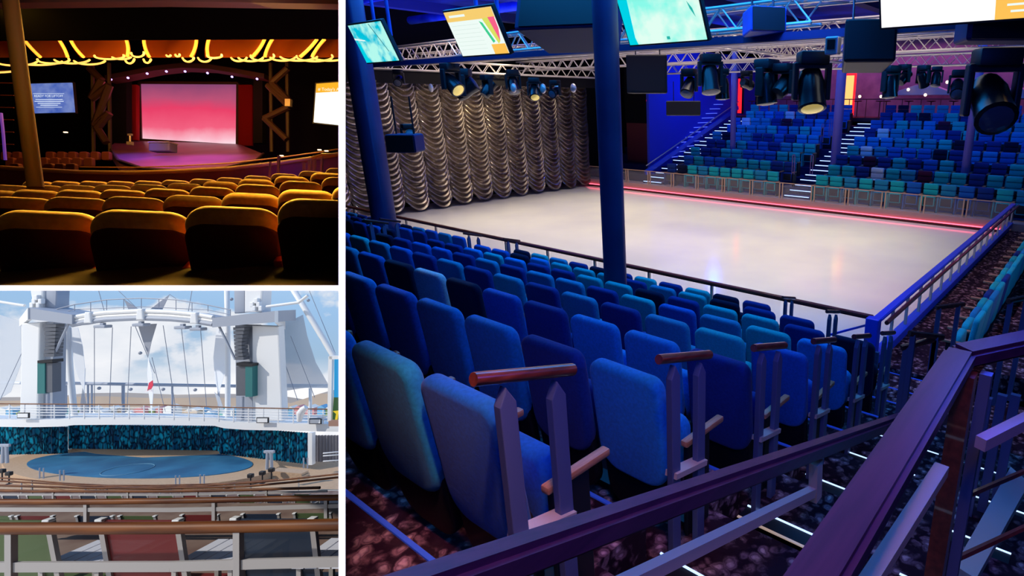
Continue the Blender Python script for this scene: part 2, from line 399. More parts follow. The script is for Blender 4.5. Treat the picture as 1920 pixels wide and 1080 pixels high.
# ---------------------------------------------------------------- barriers around the ice
def barrier(name, lab, a, b, ztop, railm, postm, n_, base=None, glassm='glass', railw=.09, railh=.05, zb=.05, dbl=False, gap=0):
    a = Vector(a); b = Vector(b); t = thing(name, lab, 'barrier', ((a+b)/2)); c = (a+b)/2; dirv = (b-a).normalized(); L_ = (b-a).length
    bm = NB(); bar(bm, a-c+Vector((0, 0, ztop)), b-c+Vector((0, 0, ztop)), railw, railh, bev=.012); obj('top_rail', bm, railm, t, smooth=True)
    for i in range(n_+1):
        p = a+(b-a)*(i/n_)-c
        for s in ((-.06, .06) if dbl else (0,)):
            bm = NB(); q = p+dirv*s; bar(bm, q+Vector((0, 0, zb)), q+Vector((0, 0, ztop)), .045, .045, upv=dirv); obj('post', bm, postm, t)
    for i in range(n_):
        p = a+(b-a)*((i+.06)/n_)-c; q = a+(b-a)*((i+.94)/n_)-c
        bm = NB(); quad(bm, p+Vector((0, 0, zb+.05)), q+Vector((0, 0, zb+.05)), q+Vector((0, 0, ztop-.05)), p+Vector((0, 0, ztop-.05)))
        bmesh.ops.solidify(bm, geom=bm.faces[:], thickness=.012); obj('glass_panel', bm, glassm, t)
    if base:
        bm = NB(); bar(bm, a-c+Vector((0, 0, base[1])), b-c+Vector((0, 0, base[1])), base[2], base[3]); obj('base_rail', bm, base[0], t)
    return t
M['blue_paint'] = mat('blue_metal', (.02, .08, .75), .35)
M['purple_paint'] = mat('purple_metal', (.10, .06, .40), .35)
M['skirt'] = mat('barrier_skirt', (.45, .3, .28), .5)
barrier('ice_barrier', 'low glass barrier with a dark wooden top rail along the near side of the ice', (-22, RY0, 0), (-2.7, RY0, 0), .95, 'wood', 'cream', 13, ('cream', .08, .08, .12), railw=.11, railh=.06, dbl=False)
barrier('ice_barrier', 'glass barrier with a blue rail and posts along the right side of the ice', (-2.62, RY0-.05, 0), (-2.68, RY1, 0), .95, 'blue_paint', 'cream', 16, ('blue_paint', .30, .16, .14), railw=.14, railh=.06, zb=.2)
bm = NB(); tube(bm, [(-2.47, RY0-.05, .93), (-2.53, RY1, .93)], .035, 8)
tag(obj('hand_pipe', bm, 'wood', smooth=True), 'long dark wooden pipe running beside the blue right-hand barrier rail', 'rail')
bm = NB(); box(bm, (-2.66, RY0-.08, .58), (.20, .16, .80), bev=.015)
tag(obj('corner_post', bm, 'blue_paint', smooth=False), 'thick blue corner post where the two near barriers of the ice meet', 'post')
far = barrier('ice_barrier', 'clear barrier with tan frames along the far side of the ice', (-22.1, RY1+.05, 0), (-2.72, RY1+.05, 0), .98, 'tan_frame', 'tan_frame', 14, ('skirt', .22, .06, .28), railw=.05, railh=.035, dbl=True)
bm = NB(); box(bm, (-12.45, RY1-.03, .11), (19.3, .03, .035)); tag(obj('neon_tube', bm, 'neon_red'), 'long glowing pink-red light line at the foot of the far barrier', 'light')
bm = NB(); box(bm, (-12.45, RY1-.02, .035), (19.3, .05, .08)); M['kick'] = mat('red_kickboard', (.08, .004, .01), .5); struct('baseboard_far', bm, 'kick')
# blue lit gate brace by the near corner
bm = NB(); bar(bm, onz(1555, 628, .55), onz(1645, 604, .85), .03, .03); tag(obj('gate_brace', bm, 'blue_paint'), 'thin blue diagonal brace near the corner post of the ice barrier', 'brace')

# ---------------------------------------------------------------- silver drape along the left end of the ice
bm = NB(); CW = .98; Y1 = RY1+.15; NC = 13; X0 = -22.0; NS = 30; ZT = 5.0; NR = 230
for cidx in range(NC):
    yr = Y1-CW*cidx; grid = []
    for j in range(NR+1):
        row = []
        for i in range(NS+1):
            s = i/NS*2-1; q = 1-s*s
            bot = .42-.38*q; zz = bot+(ZT-bot)*j/NR
            sag = .34*q                             # swags hang lower mid-column
            ph = (zz+sag)/.20*2*PI + .9*math.sin(cidx*1.7+zz*1.3)
            w = math.sin(ph); w = math.copysign(abs(w)**.7, w)+.3*math.sin(2*ph+.6)
            wob = .02*math.sin(zz*3.1+cidx)
            x = X0 + .20*math.sqrt(max(q, 0)) + .075*w*(.3+.7*q) + wob
            y = yr-CW*(i/NS) + .02*math.sin(zz*9+cidx*2)*(1-q)
            row.append(bm.verts.new((x, y, zz)))
        grid.append(row)
    for a, b in zip(grid, grid[1:]):
        for i in range(NS): bm.faces.new((a[i], a[i+1], b[i+1], b[i]))
bmesh.ops.solidify(bm, geom=bm.faces[:], thickness=.01)
o = obj('stage_drape', bm, 'silver', smooth=True); tag(o, 'tall shiny silver curtain hanging in scalloped swags along the left end of the ice', 'curtain')
bm = NB(); box(bm, (-23.4, 16, 3.4), (.2, 40, 8.6)); struct('wall_stage', bm, 'room_dark')
# ---------------------------------------------------------------- columns
def column(x, y, z0, z1, r, m, lab):
    bm = NB(); lathe(bm, [(r*1.15, z0), (r*1.15, z0+.06), (r, z0+.08), (r, z1)], (x, y, 0), 20)
    tag(obj('column', bm, m, smooth=True), lab, 'column')
column(-13.0, 6.35, .3, 6.6, .25, 'pole', 'thick blue column standing in the near stand in front of the silver curtain')
column(-5.68, 5.95, .5, 6.6, .165, 'pole', 'blue column standing among the near seats in front of the ice')
for (u, v, y, w, lab) in ((1374, 268, 24.6, .13, 'slim column in the far stand beside the red light panel'), (1567, 288, 24.6, .20, 'mauve column in the far stand beside the orange light panel'), (1813, 298, 24.0, .15, 'slim mauve column at the right of the far stand')):
    p = ony(u, v, y); column(p.x, y, p.z-.6, 6.6, w, 'mauve_pole', lab)

# ---------------------------------------------------------------- far stand
FY0 = 22.25; DY = .95; DZ = .33; FZ = .28
NFR = 9
LB = (-17.6, -11.3); RB = (-10.0, 1.2)
for r in range(NFR):
    bm = NB(); y0 = FY0-.45+DY*r; y1 = y0+DY; z = FZ+DZ*r
    box(bm, (-10, (y0+y1)/2, z/2-.2), (27, DY, z+.4)); struct('floor', bm, 'dark_blue')
    for (xa, xb, w_) in ((-18.9, -17.7, 'left'), (-11.25, -10.05, 'middle')):
        for h in (0, 1):
            if r == 0 and h == 0: pass
            yy = y0+h*DY/2; zz = z-DZ/2+h*DZ/2-.02
            s = thing('lit_step', f'lit step in the {w_} stair of the far stand, {ORD[2*r+h]} from the bottom', 'step', ((xa+xb)/2, yy, zz+.12), group='lit steps of the far stand')
            bm = NB(); box(bm, (0, -.02, -.05), (xb-xa, .5, .14)); obj('tread', bm, 'dark_blue', s)
            bm = NB(); box(bm, (0, -.275, .01), (xb-xa-.1, .02, .028)); obj('light_strip', bm, 'led', s)
bm = NB(); box(bm, (-10, 21.85, .15), (26, .9, .3)); struct('floor', bm, 'skirt')
# far seat: one mesh, small in view
def far_seat(c):
    bm = NB()
    for i in range(3): box(bm, (0, .05-i*.018, .42+.2*i+.09), (.50, .13, .195), bev=.035)
    box(bm, (0, -.13, .40), (.44, .16, .36), bev=.04)
    n0 = len(bm.faces)
    for s in (-1, 1): box(bm, (s*.28, -.08, .30), (.035, .30, .58))
    n1 = len(bm.faces)
    for s in (-1, 1): box(bm, (s*.28, -.10, .61), (.05, .34, .035))
    for i, f in enumerate(bm.faces): f.material_index = 0 if i < n0 else (1 if i < n1 else 2)
    me = bpy.data.meshes.new('far_seat_'+c); bm.to_mesh(me); bm.free()
    for k in (c, 'shell', 'armwood'): me.materials.append(M[k])
    for f in me.polygons: f.use_smooth = True
    me.set_sharp_from_angle(angle=math.radians(40)); return me
FS = {k: far_seat(k) for k in ('royal', 'bright', 'steel', 'teal', 'navy', 'ink', 'pale', 'wine')}
front = {0: 'teal', 1: 'teal', 2: 'steel', 3: 'teal', 4: 'steel', 5: 'teal', 6: 'royal', 7: 'teal', 8: 'steel', 9: 'royal', 10: 'navy', 11: 'teal', 12: 'steel'}
frontL = ['navy', 'ink', 'teal', 'steel', 'teal', 'teal', 'teal', 'teal', 'steel', 'teal', 'navy']
for r in range(NFR):
    y = FY0+DY*r; z = FZ+DZ*r
    for bname, (xa, xb) in (('left', LB), ('right', RB)):
        off = .28 if r % 2 else .0; x = xa+.3+off*(1 if bname == 'left' else .3); i = 0; sh = 0
        if bname == 'left': x += .0
        while x < xb-.2:
            pr_ = Vector((x, y, z+.8-EYE)); uu = CX+F*rt.dot(pr_)/fw.dot(pr_)
            if uu < 1945:
                if r == 0: c = frontL[i % 11] if bname == 'left' else front[i % 13]
                else:
                    h = random.random(); low = max(0, (4-r))*.07
                    c = 'teal' if h < .12+low else 'steel' if h < .34 else 'bright' if h < .46 else 'royal' if h < .70 else 'navy' if h < .90 else 'ink' if h < .955 else 'pale' if h < .975 else 'wine'
                    if r < 3 and c == 'bright': c = 'teal'
                o = bpy.data.objects.new('arena_seat', FS[c]); COL.objects.link(o)
                o.matrix_world = Matrix.Translation((x, y, z)) @ Matrix.Rotation(random.uniform(-.02, .02), 4, 'Z'); SETS[o.name] = 'hall'
                tag(o, f'{CNAME[c]} seat facing ice, {ORD[i]} from left, {ORD[r]} row up, {bname} block of far stand', 'seat', 'seats of the far stand')
            x += .60; i += 1
# small hand posts beside the far stairs
for i, (u, v, y) in enumerate(((1487, 322, 22.4), (1521, 323, 22.4), (1541, 262, 26), (1556, 252, 26))):
    p = ony(u, v, y); t = thing('stair_post', f'small twin-tube hand post by the far middle stair, {ORD[i]} from the ice', 'post', (p.x, y, p.z-.1), group='hand posts of the far stairs')
    for s in (-.05, .05):
        bm = NB(); tube(bm, [(s, 0, 0), (s, 0, .75)], .018, 6); obj('tube', bm, 'mauve_pole', t)
    bm = NB(); tube(bm, [(-.05, 0, .75), (0, 0, .80), (.05, 0, .75)], .018, 6); obj('top_loop', bm, 'mauve_pole', t)

# back wall, upper concourse
ZB = FZ+DZ*NFR
M['mauve_wall'] = noisy(mat('mauve_wall', (.30, .17, .28), .8), (.22, .12, .22), (.34, .2, .3), 1.5)
M['blue_wall'] = mat('blue_wall', (.01, .03, .55), .8)
M['canopy'] = mat('pale_canopy', (.6, .5, .65), .6)
M['brown_wall'] = mat('red_brown_panel', (.16, .03, .04), .7)
bm = NB(); box(bm, (-6.5, 33.2, 5.2), (25, .2, 5)); struct('wall_far', bm, 'mauve_wall')
bm = NB(); box(bm, (-6.5, 32.0, ZB-.05), (25, 3, .2)); struct('floor', bm, 'brown_wall')
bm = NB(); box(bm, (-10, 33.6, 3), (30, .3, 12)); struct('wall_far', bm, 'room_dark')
p = ony(1210, 200, 27.5)
bm = NB(); prism(bm, [(-19.1, 22.8, -.2), (-19.1, 33, -.2), (-19.1, 33, 6.6), (-19.1, 22.8, 6.6)], (-.15, 0, 0)); struct('wall_stair', bm, 'blue_wall')
bm = NB(); box(bm, (-20.6, 24.5, 1.2), (2.9, .15, 3.6)); struct('wall_panel', bm, 'brown_wall')
bm = NB(); box(bm, (-20.6, 24.45, 4.8), (2.9, .2, 3.6)); struct('wall_panel', bm, 'room_dark')
# stair stringer lit blue down the left side of the far stand
bm = NB(); bar(bm, (-18.98, 22.3, .75), (-18.98, 30.8, 3.75), .10, .22)
tag(obj('stair_string', bm, 'blue_paint'), 'blue sloping stair side running up the left of the far stand', 'stair side')
bm = NB(); bar(bm, (-18.92, 22.3, 1.1), (-18.92, 30.8, 4.1), .04, .04); tag(obj('stair_rail', bm, 'alu'), 'thin pale handrail sloping up the left stair of the far stand', 'handrail')
# light bars on the blue wall left of the stair
for i in range(13):
    zz = 1.35+.235*i; ya = 24.2+.33*i
    bm = NB(); box(bm, (-19.0, ya+.9+.16*i*0, zz), (.03, 1.9-.09*i, .025)); M.setdefault('dimled', mat('dim_led', (.2, .3, 1), emit=(.12, .2, 1), es=.9))
    tag(obj('wall_light_bar', bm, 'dimled'), f'faint blue line of light on the blue side wall, {ORD[i]} from the bottom', 'light', 'light bars on the blue side wall')
# lit panels
for (ua, ub, va, vb, m_, lab) in ((1381, 1391, 148, 212, 'lamp_red', 'tall narrow panel glowing red at the top left of the far stand'), (1583, 1597, 142, 214, 'lamp_orange', 'tall panel glowing orange at the top of the middle stair')):
    a = ony(ua, va, 31); b = ony(ub, vb, 31); t = thing('light_panel', lab, 'light', ((a.x+b.x)/2, 31, b.z))
    bm = NB(); box(bm, (0, 0, (a.z-b.z)/2), (abs(b.x-a.x), .08, a.z-b.z)); obj('glow_panel', bm, m_, t)
    bm = NB()
    for s in (-1, 1): box(bm, (s*(abs(b.x-a.x)/2+.04), 0, (a.z-b.z)/2), (.07, .14, a.z-b.z+.1))
    box(bm, (0, 0, a.z-b.z+.06), (abs(b.x-a.x)+.15, .14, .08)); obj('frame', bm, 'lamp_red' if m_ == 'lamp_orange' else 'black', t)
bm = NB(); p = ony(1213, 170, 23); box(bm, p, (.22, .06, .2)); box(bm, p+Vector((0, 0, -.45)), (.08, .05, .08)); tag(obj('exit_light', bm, 'lamp_red'), 'small red light high on the blue side wall left of the far stand', 'light')
# concourse canopies, lamps and bar stools beyond the top row
for (ua, ub, v, lab) in ((1455, 1515, 178, 'pale tent-shaped canopy at the top left of the far stand'), (1668, 1788, 176, 'wide pale canopy above the middle of the far concourse'), (1868, 1935, 182, 'pale canopy above the right end of the far concourse')):
    a = ony(ua, v, 31.6); b = ony(ub, v, 31.6); c = (a+b)/2; w = (b.x-a.x)/2
    bm = NB(); prism(bm, [c+Vector((-w, 0, -.06)), c+Vector((w, 0, -.06)), c+Vector((w*.95, 0, .05)), c+Vector((w*.3, 0, .42)), c+Vector((-w*.2, 0, .42)), c+Vector((-w*.95, 0, .05))], (0, .8, 0), bev=.02)
    tag(obj('canopy', bm, 'canopy'), lab, 'canopy')
for i, (u, v) in enumerate(((1473, 177), (1612, 181), (1652, 181), (1735, 178), (1703, 168), (1776, 154), (1811, 186))):
    p = ony(u, v, 31.3); bm = NB(); bmesh.ops.create_uvsphere(bm, u_segments=10, v_segments=8, radius=.075, matrix=Matrix.Translation(p))
    tag(obj('wall_lamp', bm, 'bulb', smooth=True), f'small warm lamp glowing above the far concourse, {ORD[i]} in line', 'lamp', 'lamps above the far concourse')
for i in range(12):
    u = 1410+i*42 + (30 if 1570 < 1410+i*42 < 1640 else 0); p = ony(u, 192, 31.0); t = thing('bar_table', f'small dark pedestal table on the far concourse, {ORD[i]} from the left', 'table', (p.x, 31.0, ZB+.0), group='tables on the far concourse')
    bm = NB(); lathe(bm, [(.16, .05), (.03, .09), (.03, .82), (.22, .84), (.22, .88)], seg=10); obj('pedestal', bm, 'brown_wall', t, smooth=True)
bm = NB(); bar(bm, (-17.5, 30.55, ZB+.95), (2, 30.55, ZB+.95), .06, .05)
for i in range(22): bar(bm, (-17.5+i*.9, 30.55, ZB), (-17.5+i*.9, 30.55, ZB+.95), .03, .03, upv=(0, 1, 0))
tag(obj('concourse_rail', bm, 'brown_wall'), 'dark railing along the top of the far stand in front of the concourse', 'railing')

# ---------------------------------------------------------------- right-hand seats facing left towards the ice
tl = [Vector((-1.62, 10.03, 1.25)), Vector((-1.72, 16.0, 1.25))]
for i in range(18):
    y = 8.75+.58*i; x = -1.45-.016*(y-10); c = ('teal', 'teal', 'steel', 'teal', 'navy', 'teal')[i % 6]
    lab = f'{CNAME[c]} seat facing the ice from the right side, {ORD[i]} along from the near end'
    dup(proto, (x, y, .23), PI/2, lab, 'seats along the right side of the ice', swap=RC[c])
for i in range(4):
    y = 6.9+.60*i
    dup(proto, (.05-.03*i, y, .62), PI/2, f'teal seat at the right edge, {ORD[i]} from the camera, on the raised right tier', 'seats on the raised right tier', swap=RC['teal'])
for i, (a, b) in enumerate((((1755, 577), (1808, 570)), ((1705, 625), (1768, 632)), ((1690, 652), (1768, 632)), ((1890, 565), (1935, 555)))):
    y = 6.6 if i == 0 else (5.0 if i < 3 else 6.0)
    pa = ony(*a, y); pb = ony(*b, y+.25)
    t = thing('walkway_handrail', ('short dark handrail at the near end of the teal side seats', 'dark handrail standing on posts right of the barrier corner, far bar', 'dark handrail standing on posts right of the barrier corner, near bar', 'thin handrail at the right edge above the carpeted tier')[i], 'handrail', (pa.x, pa.y, 0))
    o_ = Vector((pa.x, pa.y, 0)); bm = NB(); tube(bm, [pa-o_, pb-o_], .028, 8); obj('grip', bm, 'wood', t, smooth=True)
    for q in (.12, .8):
        p = pa.lerp(pb, q)-o_; bm = NB(); bar(bm, p, (p.x, p.y, p.z-1.1), .045, .045, upv=(0, 1, 0)); obj('post', bm, 'steel_blue', t)

# ---------------------------------------------------------------- big foreground handrails
def big_rail(lab, pts, w, h, m_, lowm, drop, posts=(), side=0):
    t = thing('guard_rail', lab, 'handrail', pts[0]); o_ = Vector(pts[0])
    for a, b in zip(pts, pts[1:]):
        bm = NB(); bar(bm, Vector(a)-o_, Vector(b)-o_, w, h, bev=min(w, h)*.22); obj('grip', bm, m_, t, smooth=True)
    return t, o_
XA = -.955
def ra(u, v): return onx(u, v, XA)
A0 = ra(700, 1140); A1 = ra(1690, 786)
g, o_ = big_rail('dark red wooden handrail sloping down beside the aisle steps, crossing the foreground', [A0, A1], .085, .085, 'plum', None, 0)
B0 = ra(1150, 1105); B1 = ra(1523, 922)
bm = NB(); bar(bm, B0-o_, B1-o_, .04, .045); obj('lower_bar', bm, 'cream', g)
bm = NB(); bar(bm, ra(1530, 865)-o_, ra(1528, 935)-o_, .045, .06, upv=(0, 1, 0)); obj('post', bm, 'cream', g)
M['rail_lilac'] = mat('lilac_metal', (.45, .36, .5), .4)
# nearest rail: runs ahead and turns the corner
z1 = 3.42
C0 = onz(1470, 1190, z1); C1 = onz(1800, 668, z1); C2 = onz(1990, 628, z1)
g, o_ = big_rail('broad purple-red wooden handrail closest to the camera, bending round to the right', [C0, C1, C2], .082, .05, 'plum', None, 0)
E0 = onz(1560, 1200, z1-.22); E1 = onz(1765, 880, z1-.22)
bm = NB(); bar(bm, E0-o_, E1-o_, .035, .03); obj('lower_bar', bm, 'cream', g)
q = onz(1812, 700, z1-.03)
bm = NB(); bar(bm, q-o_, Vector((q.x, q.y, q.z-1.3))-o_, .05, .05, upv=(0, 1, 0)); obj('corner_post', bm, 'wood', g)
q = onz(1850, 700, z1-.03)
bm = NB(); bar(bm, q-o_, Vector((q.x, q.y, q.z-1.3))-o_, .03, .03, upv=(0, 1, 0)); obj('post', bm, 'steel_blue', g)
bm = NB(); bar(bm, onz(1838, 832, z1-.18)-o_, onz(1960, 770, z1-.18)-o_, .03, .035); obj('side_bar', bm, 'rail_lilac', g)
for i, (u0, v0, u1, v1) in enumerate(((1822, 926, 1930, 880), (1800, 1045, 1930, 985))):
    bm = NB(); tube(bm, [onz(u0, v0, 2.6), onz(u1, v1, 2.6)], .012, 6)
    tag(obj('stair_wire', bm, 'wood'), ('thin dark bar low at the right edge, upper of two', 'thin dark bar low at the right edge, lower of two')[i], 'bar')
# pale stair side panel and blue balusters at the lower right
bm = NB(); prism(bm, [onz(1895, 875, 1.6), onz(1930, 905, 1.6), onz(1830, 1085, 1.6), onz(1790, 1060, 1.6)], (0, 0, -.06)); tag(obj('metal_ramp', bm, 'alu'), 'scratched grey metal panel slanting at the lower right edge', 'panel')
for i, (u, va, vb) in enumerate(((1852, 745, 960), (1880, 740, 900), (1905, 740, 880), (1665, 655, 770), (1645, 660, 760))):
    p = onz(u, va, 2.2 if i < 3 else 1.2); q = Vector((p.x, p.y, p.z-1.0)); bm = NB(); bar(bm, p, q, .06 if i < 3 else .04, .04, upv=(0, 1, 0))
    tag(obj('baluster', bm, 'steel_blue' if i < 3 else 'steel_blue'), f'blue upright bar behind the nearest handrail, {ORD[i]} of five', 'post')

# ---------------------------------------------------------------- ceiling, trusses, screens, lamps
bm = NB(); box(bm, (-10, 14, 7.6), (30, 42, .2)); struct('ceiling', bm, 'ceiling_blue')
M['duct'] = noisy(mat('blue_duct', (.02, .06, .45), .5), (.01, .04, .35), (.03, .09, .6), 1.5)
for i, (y, z, r_) in enumerate(((4.2, 6.5, .10), (6.9, 6.7, .13), (9.4, 6.9, .12), (13, 6.95, .14), (17.5, 6.9, .12), (22.5, 6.7, .15), (27, 6.8, .12))):
    bm = NB(); tube(bm, [(-22.3, y, z), (4, y+.4, z)], r_, 10); tag(obj('ceiling_pipe', bm, 'duct', smooth=True), f'blue-lit pipe running under the ceiling, {ORD[i]} from the camera', 'pipe', 'pipes under the ceiling')
for i, x in enumerate((-19.5, -15.2, -11.5, -7.4, -4.0, -1.0)):
    bm = NB(); box(bm, (x, 15, 7.05), (.35, 34, .3)); struct('trim_4', bm, 'dark_blue')
def truss(a, b, w, lab, m_='alu', n_=None, r_=.03):
    a = Vector(a); b = Vector(b); L_ = (b-a).length; t = thing('lighting_truss', lab, 'truss', (a+b)/2, group='lighting trusses'); c = (a+b)/2
    dv = (b-a).normalized(); sx = dv.cross(Vector((0, 0, 1))).normalized()*w/2; sz = Vector((0, 0, w/2))
    cs = [sx+sz, -sx+sz, -sx-sz, sx-sz]
    for k in range(4):
        bm = NB(); tube(bm, [a-c+cs[k], b-c+cs[k]], r_, 7); obj('chord', bm, m_, t, smooth=True)
    bm = NB(); n_ = n_ or int(L_/(w*.9))
    for k in range(4):
        for i in range(n_):
            p = a-c+cs[k]+dv*L_*i/n_; q = a-c+cs[(k+1) % 4]+dv*L_*(i+1)/n_
            if i % 2: p, q = a-c+cs[(k+1) % 4]+dv*L_*i/n_, a-c+cs[k]+dv*L_*(i+1)/n_
            tube(bm, [p, q], r_*.5, 5)
    obj('lacing', bm, m_, t); return t
truss((-22.0, 8.6, 5.15), (-4, 8.6, 5.35), .34, 'long silver lighting truss over the near edge of the ice')
truss((-21.5, 12.6, 5.55), (1.5, 12.6, 5.5), .36, 'silver lighting truss over the middle of the ice')
truss((-21.5, 17.2, 5.5), (-1, 17.2, 5.55), .34, 'silver lighting truss over the far half of the ice')
truss((-19, 21.8, 5.45), (-1, 21.8, 5.4), .36, 'silver lighting truss over the far barrier')
truss((-4.6, 9.2, 5.75), (1.0, 9.4, 5.75), .40, 'bright silver truss at the upper right under the large white screen')
truss((-20.6, 8.4, 5.3), (-20.6, 21, 5.3), .34, 'silver truss running along the top of the silver curtain')
truss((-9.0, 8.6, 5.6), (-9.0, 21.8, 5.6), .34, 'silver truss running away over the ice, left of centre')
truss((-14.5, 3.0, 6.3), (-1.0, 3.6, 6.4), .45, 'large blue-lit truss high over the near seats', m_='duct', r_=.04)
bm = NB(); box(bm, (-10, 7.6, 4.92), (24, .14, .10)); struct('trim_5', bm, 'dark_blue')
bm = NB(); box(bm, (-20.9, 15, 4.95), (.25, 13, .5)); struct('trim_5', bm, 'room_dark')
# moving-head lamps
def moving_head(p, s, tilt, yaw, lab, lit=False):
    t = thing('stage_lamp', lab, 'lamp', p, yaw, group='moving-head lamps under the trusses')
    bm = NB(); box(bm, (0, 0, -.10*s), (.42*s, .34*s, .18*s), bev=.03*s); obj('base_box', bm, 'black', t, smooth=True)
    bm = NB(); box(bm, (-.24*s, 0, -.42*s), (.07*s, .16*s, .52*s), bev=.02*s); box(bm, (.24*s, 0, -.42*s), (.07*s, .16*s, .52*s), bev=.02*s); box(bm, (0, 0, -.21*s), (.50*s, .18*s, .06*s)); obj('yoke', bm, 'black', t)
    rot = Matrix.Rotation(tilt, 4, 'X')
    bm = NB(); lathe(bm, [(.05*s, -.26*s), (.16*s, -.25*s), (.20*s, -.08*s), (.19*s, .10*s), (.21*s, .30*s), (.19*s, .31*s)], (0, 0, -.52*s), 16, rot); hd = obj('head', bm, 'blackgloss', t, smooth=True)
    bm = NB(); lathe(bm, [(.165*s, .312*s), (.10*s, .33*s), (.01*s, .335*s)], (0, 0, -.52*s), 14, rot); obj('lens', bm, 'lens_gold' if lit else 'lens', hd, smooth=True)
    return t
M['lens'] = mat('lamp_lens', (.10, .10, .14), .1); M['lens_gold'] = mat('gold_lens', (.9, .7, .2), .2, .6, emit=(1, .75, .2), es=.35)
HEADS = [((868, 128), 8.4, 1.15, 1.0), ((912, 140), 8.5, .8, .7), ((842, 118), 7.6, 1.0, 2.2), ((1000, 145), 8.7, .7, 2.4), ((1040, 150), 9, .6, 1.9),
         ((762, 232), 5.6, .55, 1.2), ((1332, 100), 8.8, 1.0, 2.8), ((1292, 128), 9.6, .8, 2.4), ((1438, 110), 8.6, 1.05, 3.0), ((1470, 118), 8.6, .85, .9), ((1400, 132), 10.5, .6, 1.8),
         ((1672, 122), 9.3, .72, 3.0), ((1697, 120), 9.6, .5, .8), ((1733, 122), 9.8, .5, 2.6), ((1758, 124), 9.9, .45, 2.8), ((1800, 130), 9.2, .6, 2.2), ((1355, 128), 9.2, .8, 3.1), ((745, 130), 9.0, .7, 2.0), ((960, 130), 9.0, .8, 2.6), ((690, 128), 9.5, .7, 2.4)]
for i, ((u, v), y, s, tl_) in enumerate(HEADS):
    moving_head(ony(u, v, y), s*.78, tl_, random.uniform(0, 3), f'black stage lamp hanging under the trusses, {ORD[i]} in a group of twenty', lit=i in (2, 3))
p = ony(1525, 95, 6.2); t = moving_head(p, .74, 2.7, .7, 'large black stage lamp with gold reflections hanging right of the centre', lit=True)
p = onx(1870, 80, -1.0)
t = moving_head(ony(1872, 88, 6.0), .85, 2.2, .5, 'very large dark blue moving-head lamp hanging at the upper right')
# small box with a lit window next to the big lamp
p = ony(1562, 86, 6.0); t = thing('power_box', 'small grey junction box with a pale square window hanging beside the large lamp', 'box', p)
bm = NB(); box(bm, (0, 0, 0), (.14, .10, .17), bev=.015); obj('case', bm, 'alu', t)
bm = NB(); box(bm, (0, -.052, .01), (.08, .012, .09)); obj('window', bm, 'black', t)
# big loudspeakers / projector housings
def speaker(p, sz, yaw, tilt, lab, m_='dark_blue'):
    t = thing('loudspeaker', lab, 'loudspeaker', p, rot=Matrix.Rotation(yaw, 3, 'Z') @ Matrix.Rotation(tilt, 3, 'X')); w, d, h = sz
    bm = NB(); prism(bm, [(-w/2, -d/2, -h/2), (w/2, -d/2, -h/2), (w/2*.85, d/2, -h/2), (-w/2*.85, d/2, -h/2)], (0, 0, h), bev=.03); obj('cabinet', bm, m_, t)
    bm = NB(); box(bm, (0, -d/2-.012, 0), (w*.9, .02, h*.88)); obj('grille', bm, 'black', t)
    bm = NB(); tube(bm, [(-w*.3, 0, h/2), (-w*.3, 0, h/2+.6)], .015, 6); tube(bm, [(w*.3, 0, h/2), (w*.3, 0, h/2+.6)], .015, 6); obj('hanger', bm, 'black', t)
speaker(ony(1075, 42, 6.4), (1.35, .8, .55), .35, -.35, 'large dark loudspeaker cabinet hanging between the yellow screen and the column')
speaker(ony(1625, 88, 7.6), (.6, .55, .5), .5, -.2, 'large black projector housing hanging left of the big white screen', 'black')
speaker(ony(1890, 55, 7.0), (1.0, .5, .25), .6, 0, 'dark rectangular cabinet hanging below the big white screen')
speaker(ony(1430, 42, 7.5), (.50, .4, .32), .9, -.1, 'blue-lit square box hanging over the ice', 'duct')
speaker(ony(1282, 203, 16), (1.1, .6, .45), .6, 0, 'small black loudspeaker hanging in front of the blue side wall', 'black')
speaker(ony(1215, 140, 12), (1.0, .6, .9), .6, 0, 'black cabinet hanging over the far left of the ice', 'black')
speaker(ony(762, 268, 5.4), (.5, .4, .3), .6, 0, 'dark blue lamp housing mounted on the thick column', 'dark_blue')
for i, (u, v, y) in enumerate(((808, 165, 8.8), (963, 165, 8.8), (1005, 163, 8.8), (1018, 166, 8.8), (1045, 165, 9.4), (1075, 165, 10))):
    bm = NB(); p = ony(u, v, y); bmesh.ops.create_uvsphere(bm, u_segments=12, v_segments=8, radius=.085, matrix=Matrix.Translation(p) @ Matrix.Diagonal((1, .6, 1.2, 1)))
    tag(obj('lamp_lens', bm, 'alu', smooth=True), f'pale round lamp face hanging in front of the silver curtain, {ORD[i]} from the left', 'lamp', 'pale lamp faces before the curtain')
# screens
def em(name, c, s=1.0): M[name] = mat(name, (.02, .02, .02), .3, emit=c, es=s); return name
em('scr_white', (.86, .97, .92)); em('scr_bright', (1, 1, 1), 1.1); em('scr_orange', (1, .55, .09)); em('scr_yellow', (.93, .62, .16)); em('scr_green', (.05, .62, .28)); em('scr_pink', (.95, .12, .25))
em('scr_lime', (.7, .75, .12)); em('scr_line', (.65, .78, .72))
def emnoise(name, c1, c2, scale, lo, hi, s=1.0, detail=4):
    m = mat(name, (.02, .02, .02), .3, emit=c1, es=s); n, l, b = nodes(m)
    tc = n.new('ShaderNodeTexCoord'); t = n.new('ShaderNodeTexNoise'); t.inputs['Scale'].default_value = scale; t.inputs['Detail'].default_value = detail
    r = n.new('ShaderNodeValToRGB'); r.color_ramp.elements[0].position = lo; r.color_ramp.elements[1].position = hi
    r.color_ramp.elements[0].color = (*c1, 1); r.color_ramp.elements[1].color = (*c2, 1)
    l.new(tc.outputs['Object'], t.inputs['Vector']); l.new(t.outputs['Fac'], r.inputs[0]); l.new(r.outputs[0], b.inputs['Emission Color']); M[name] = m
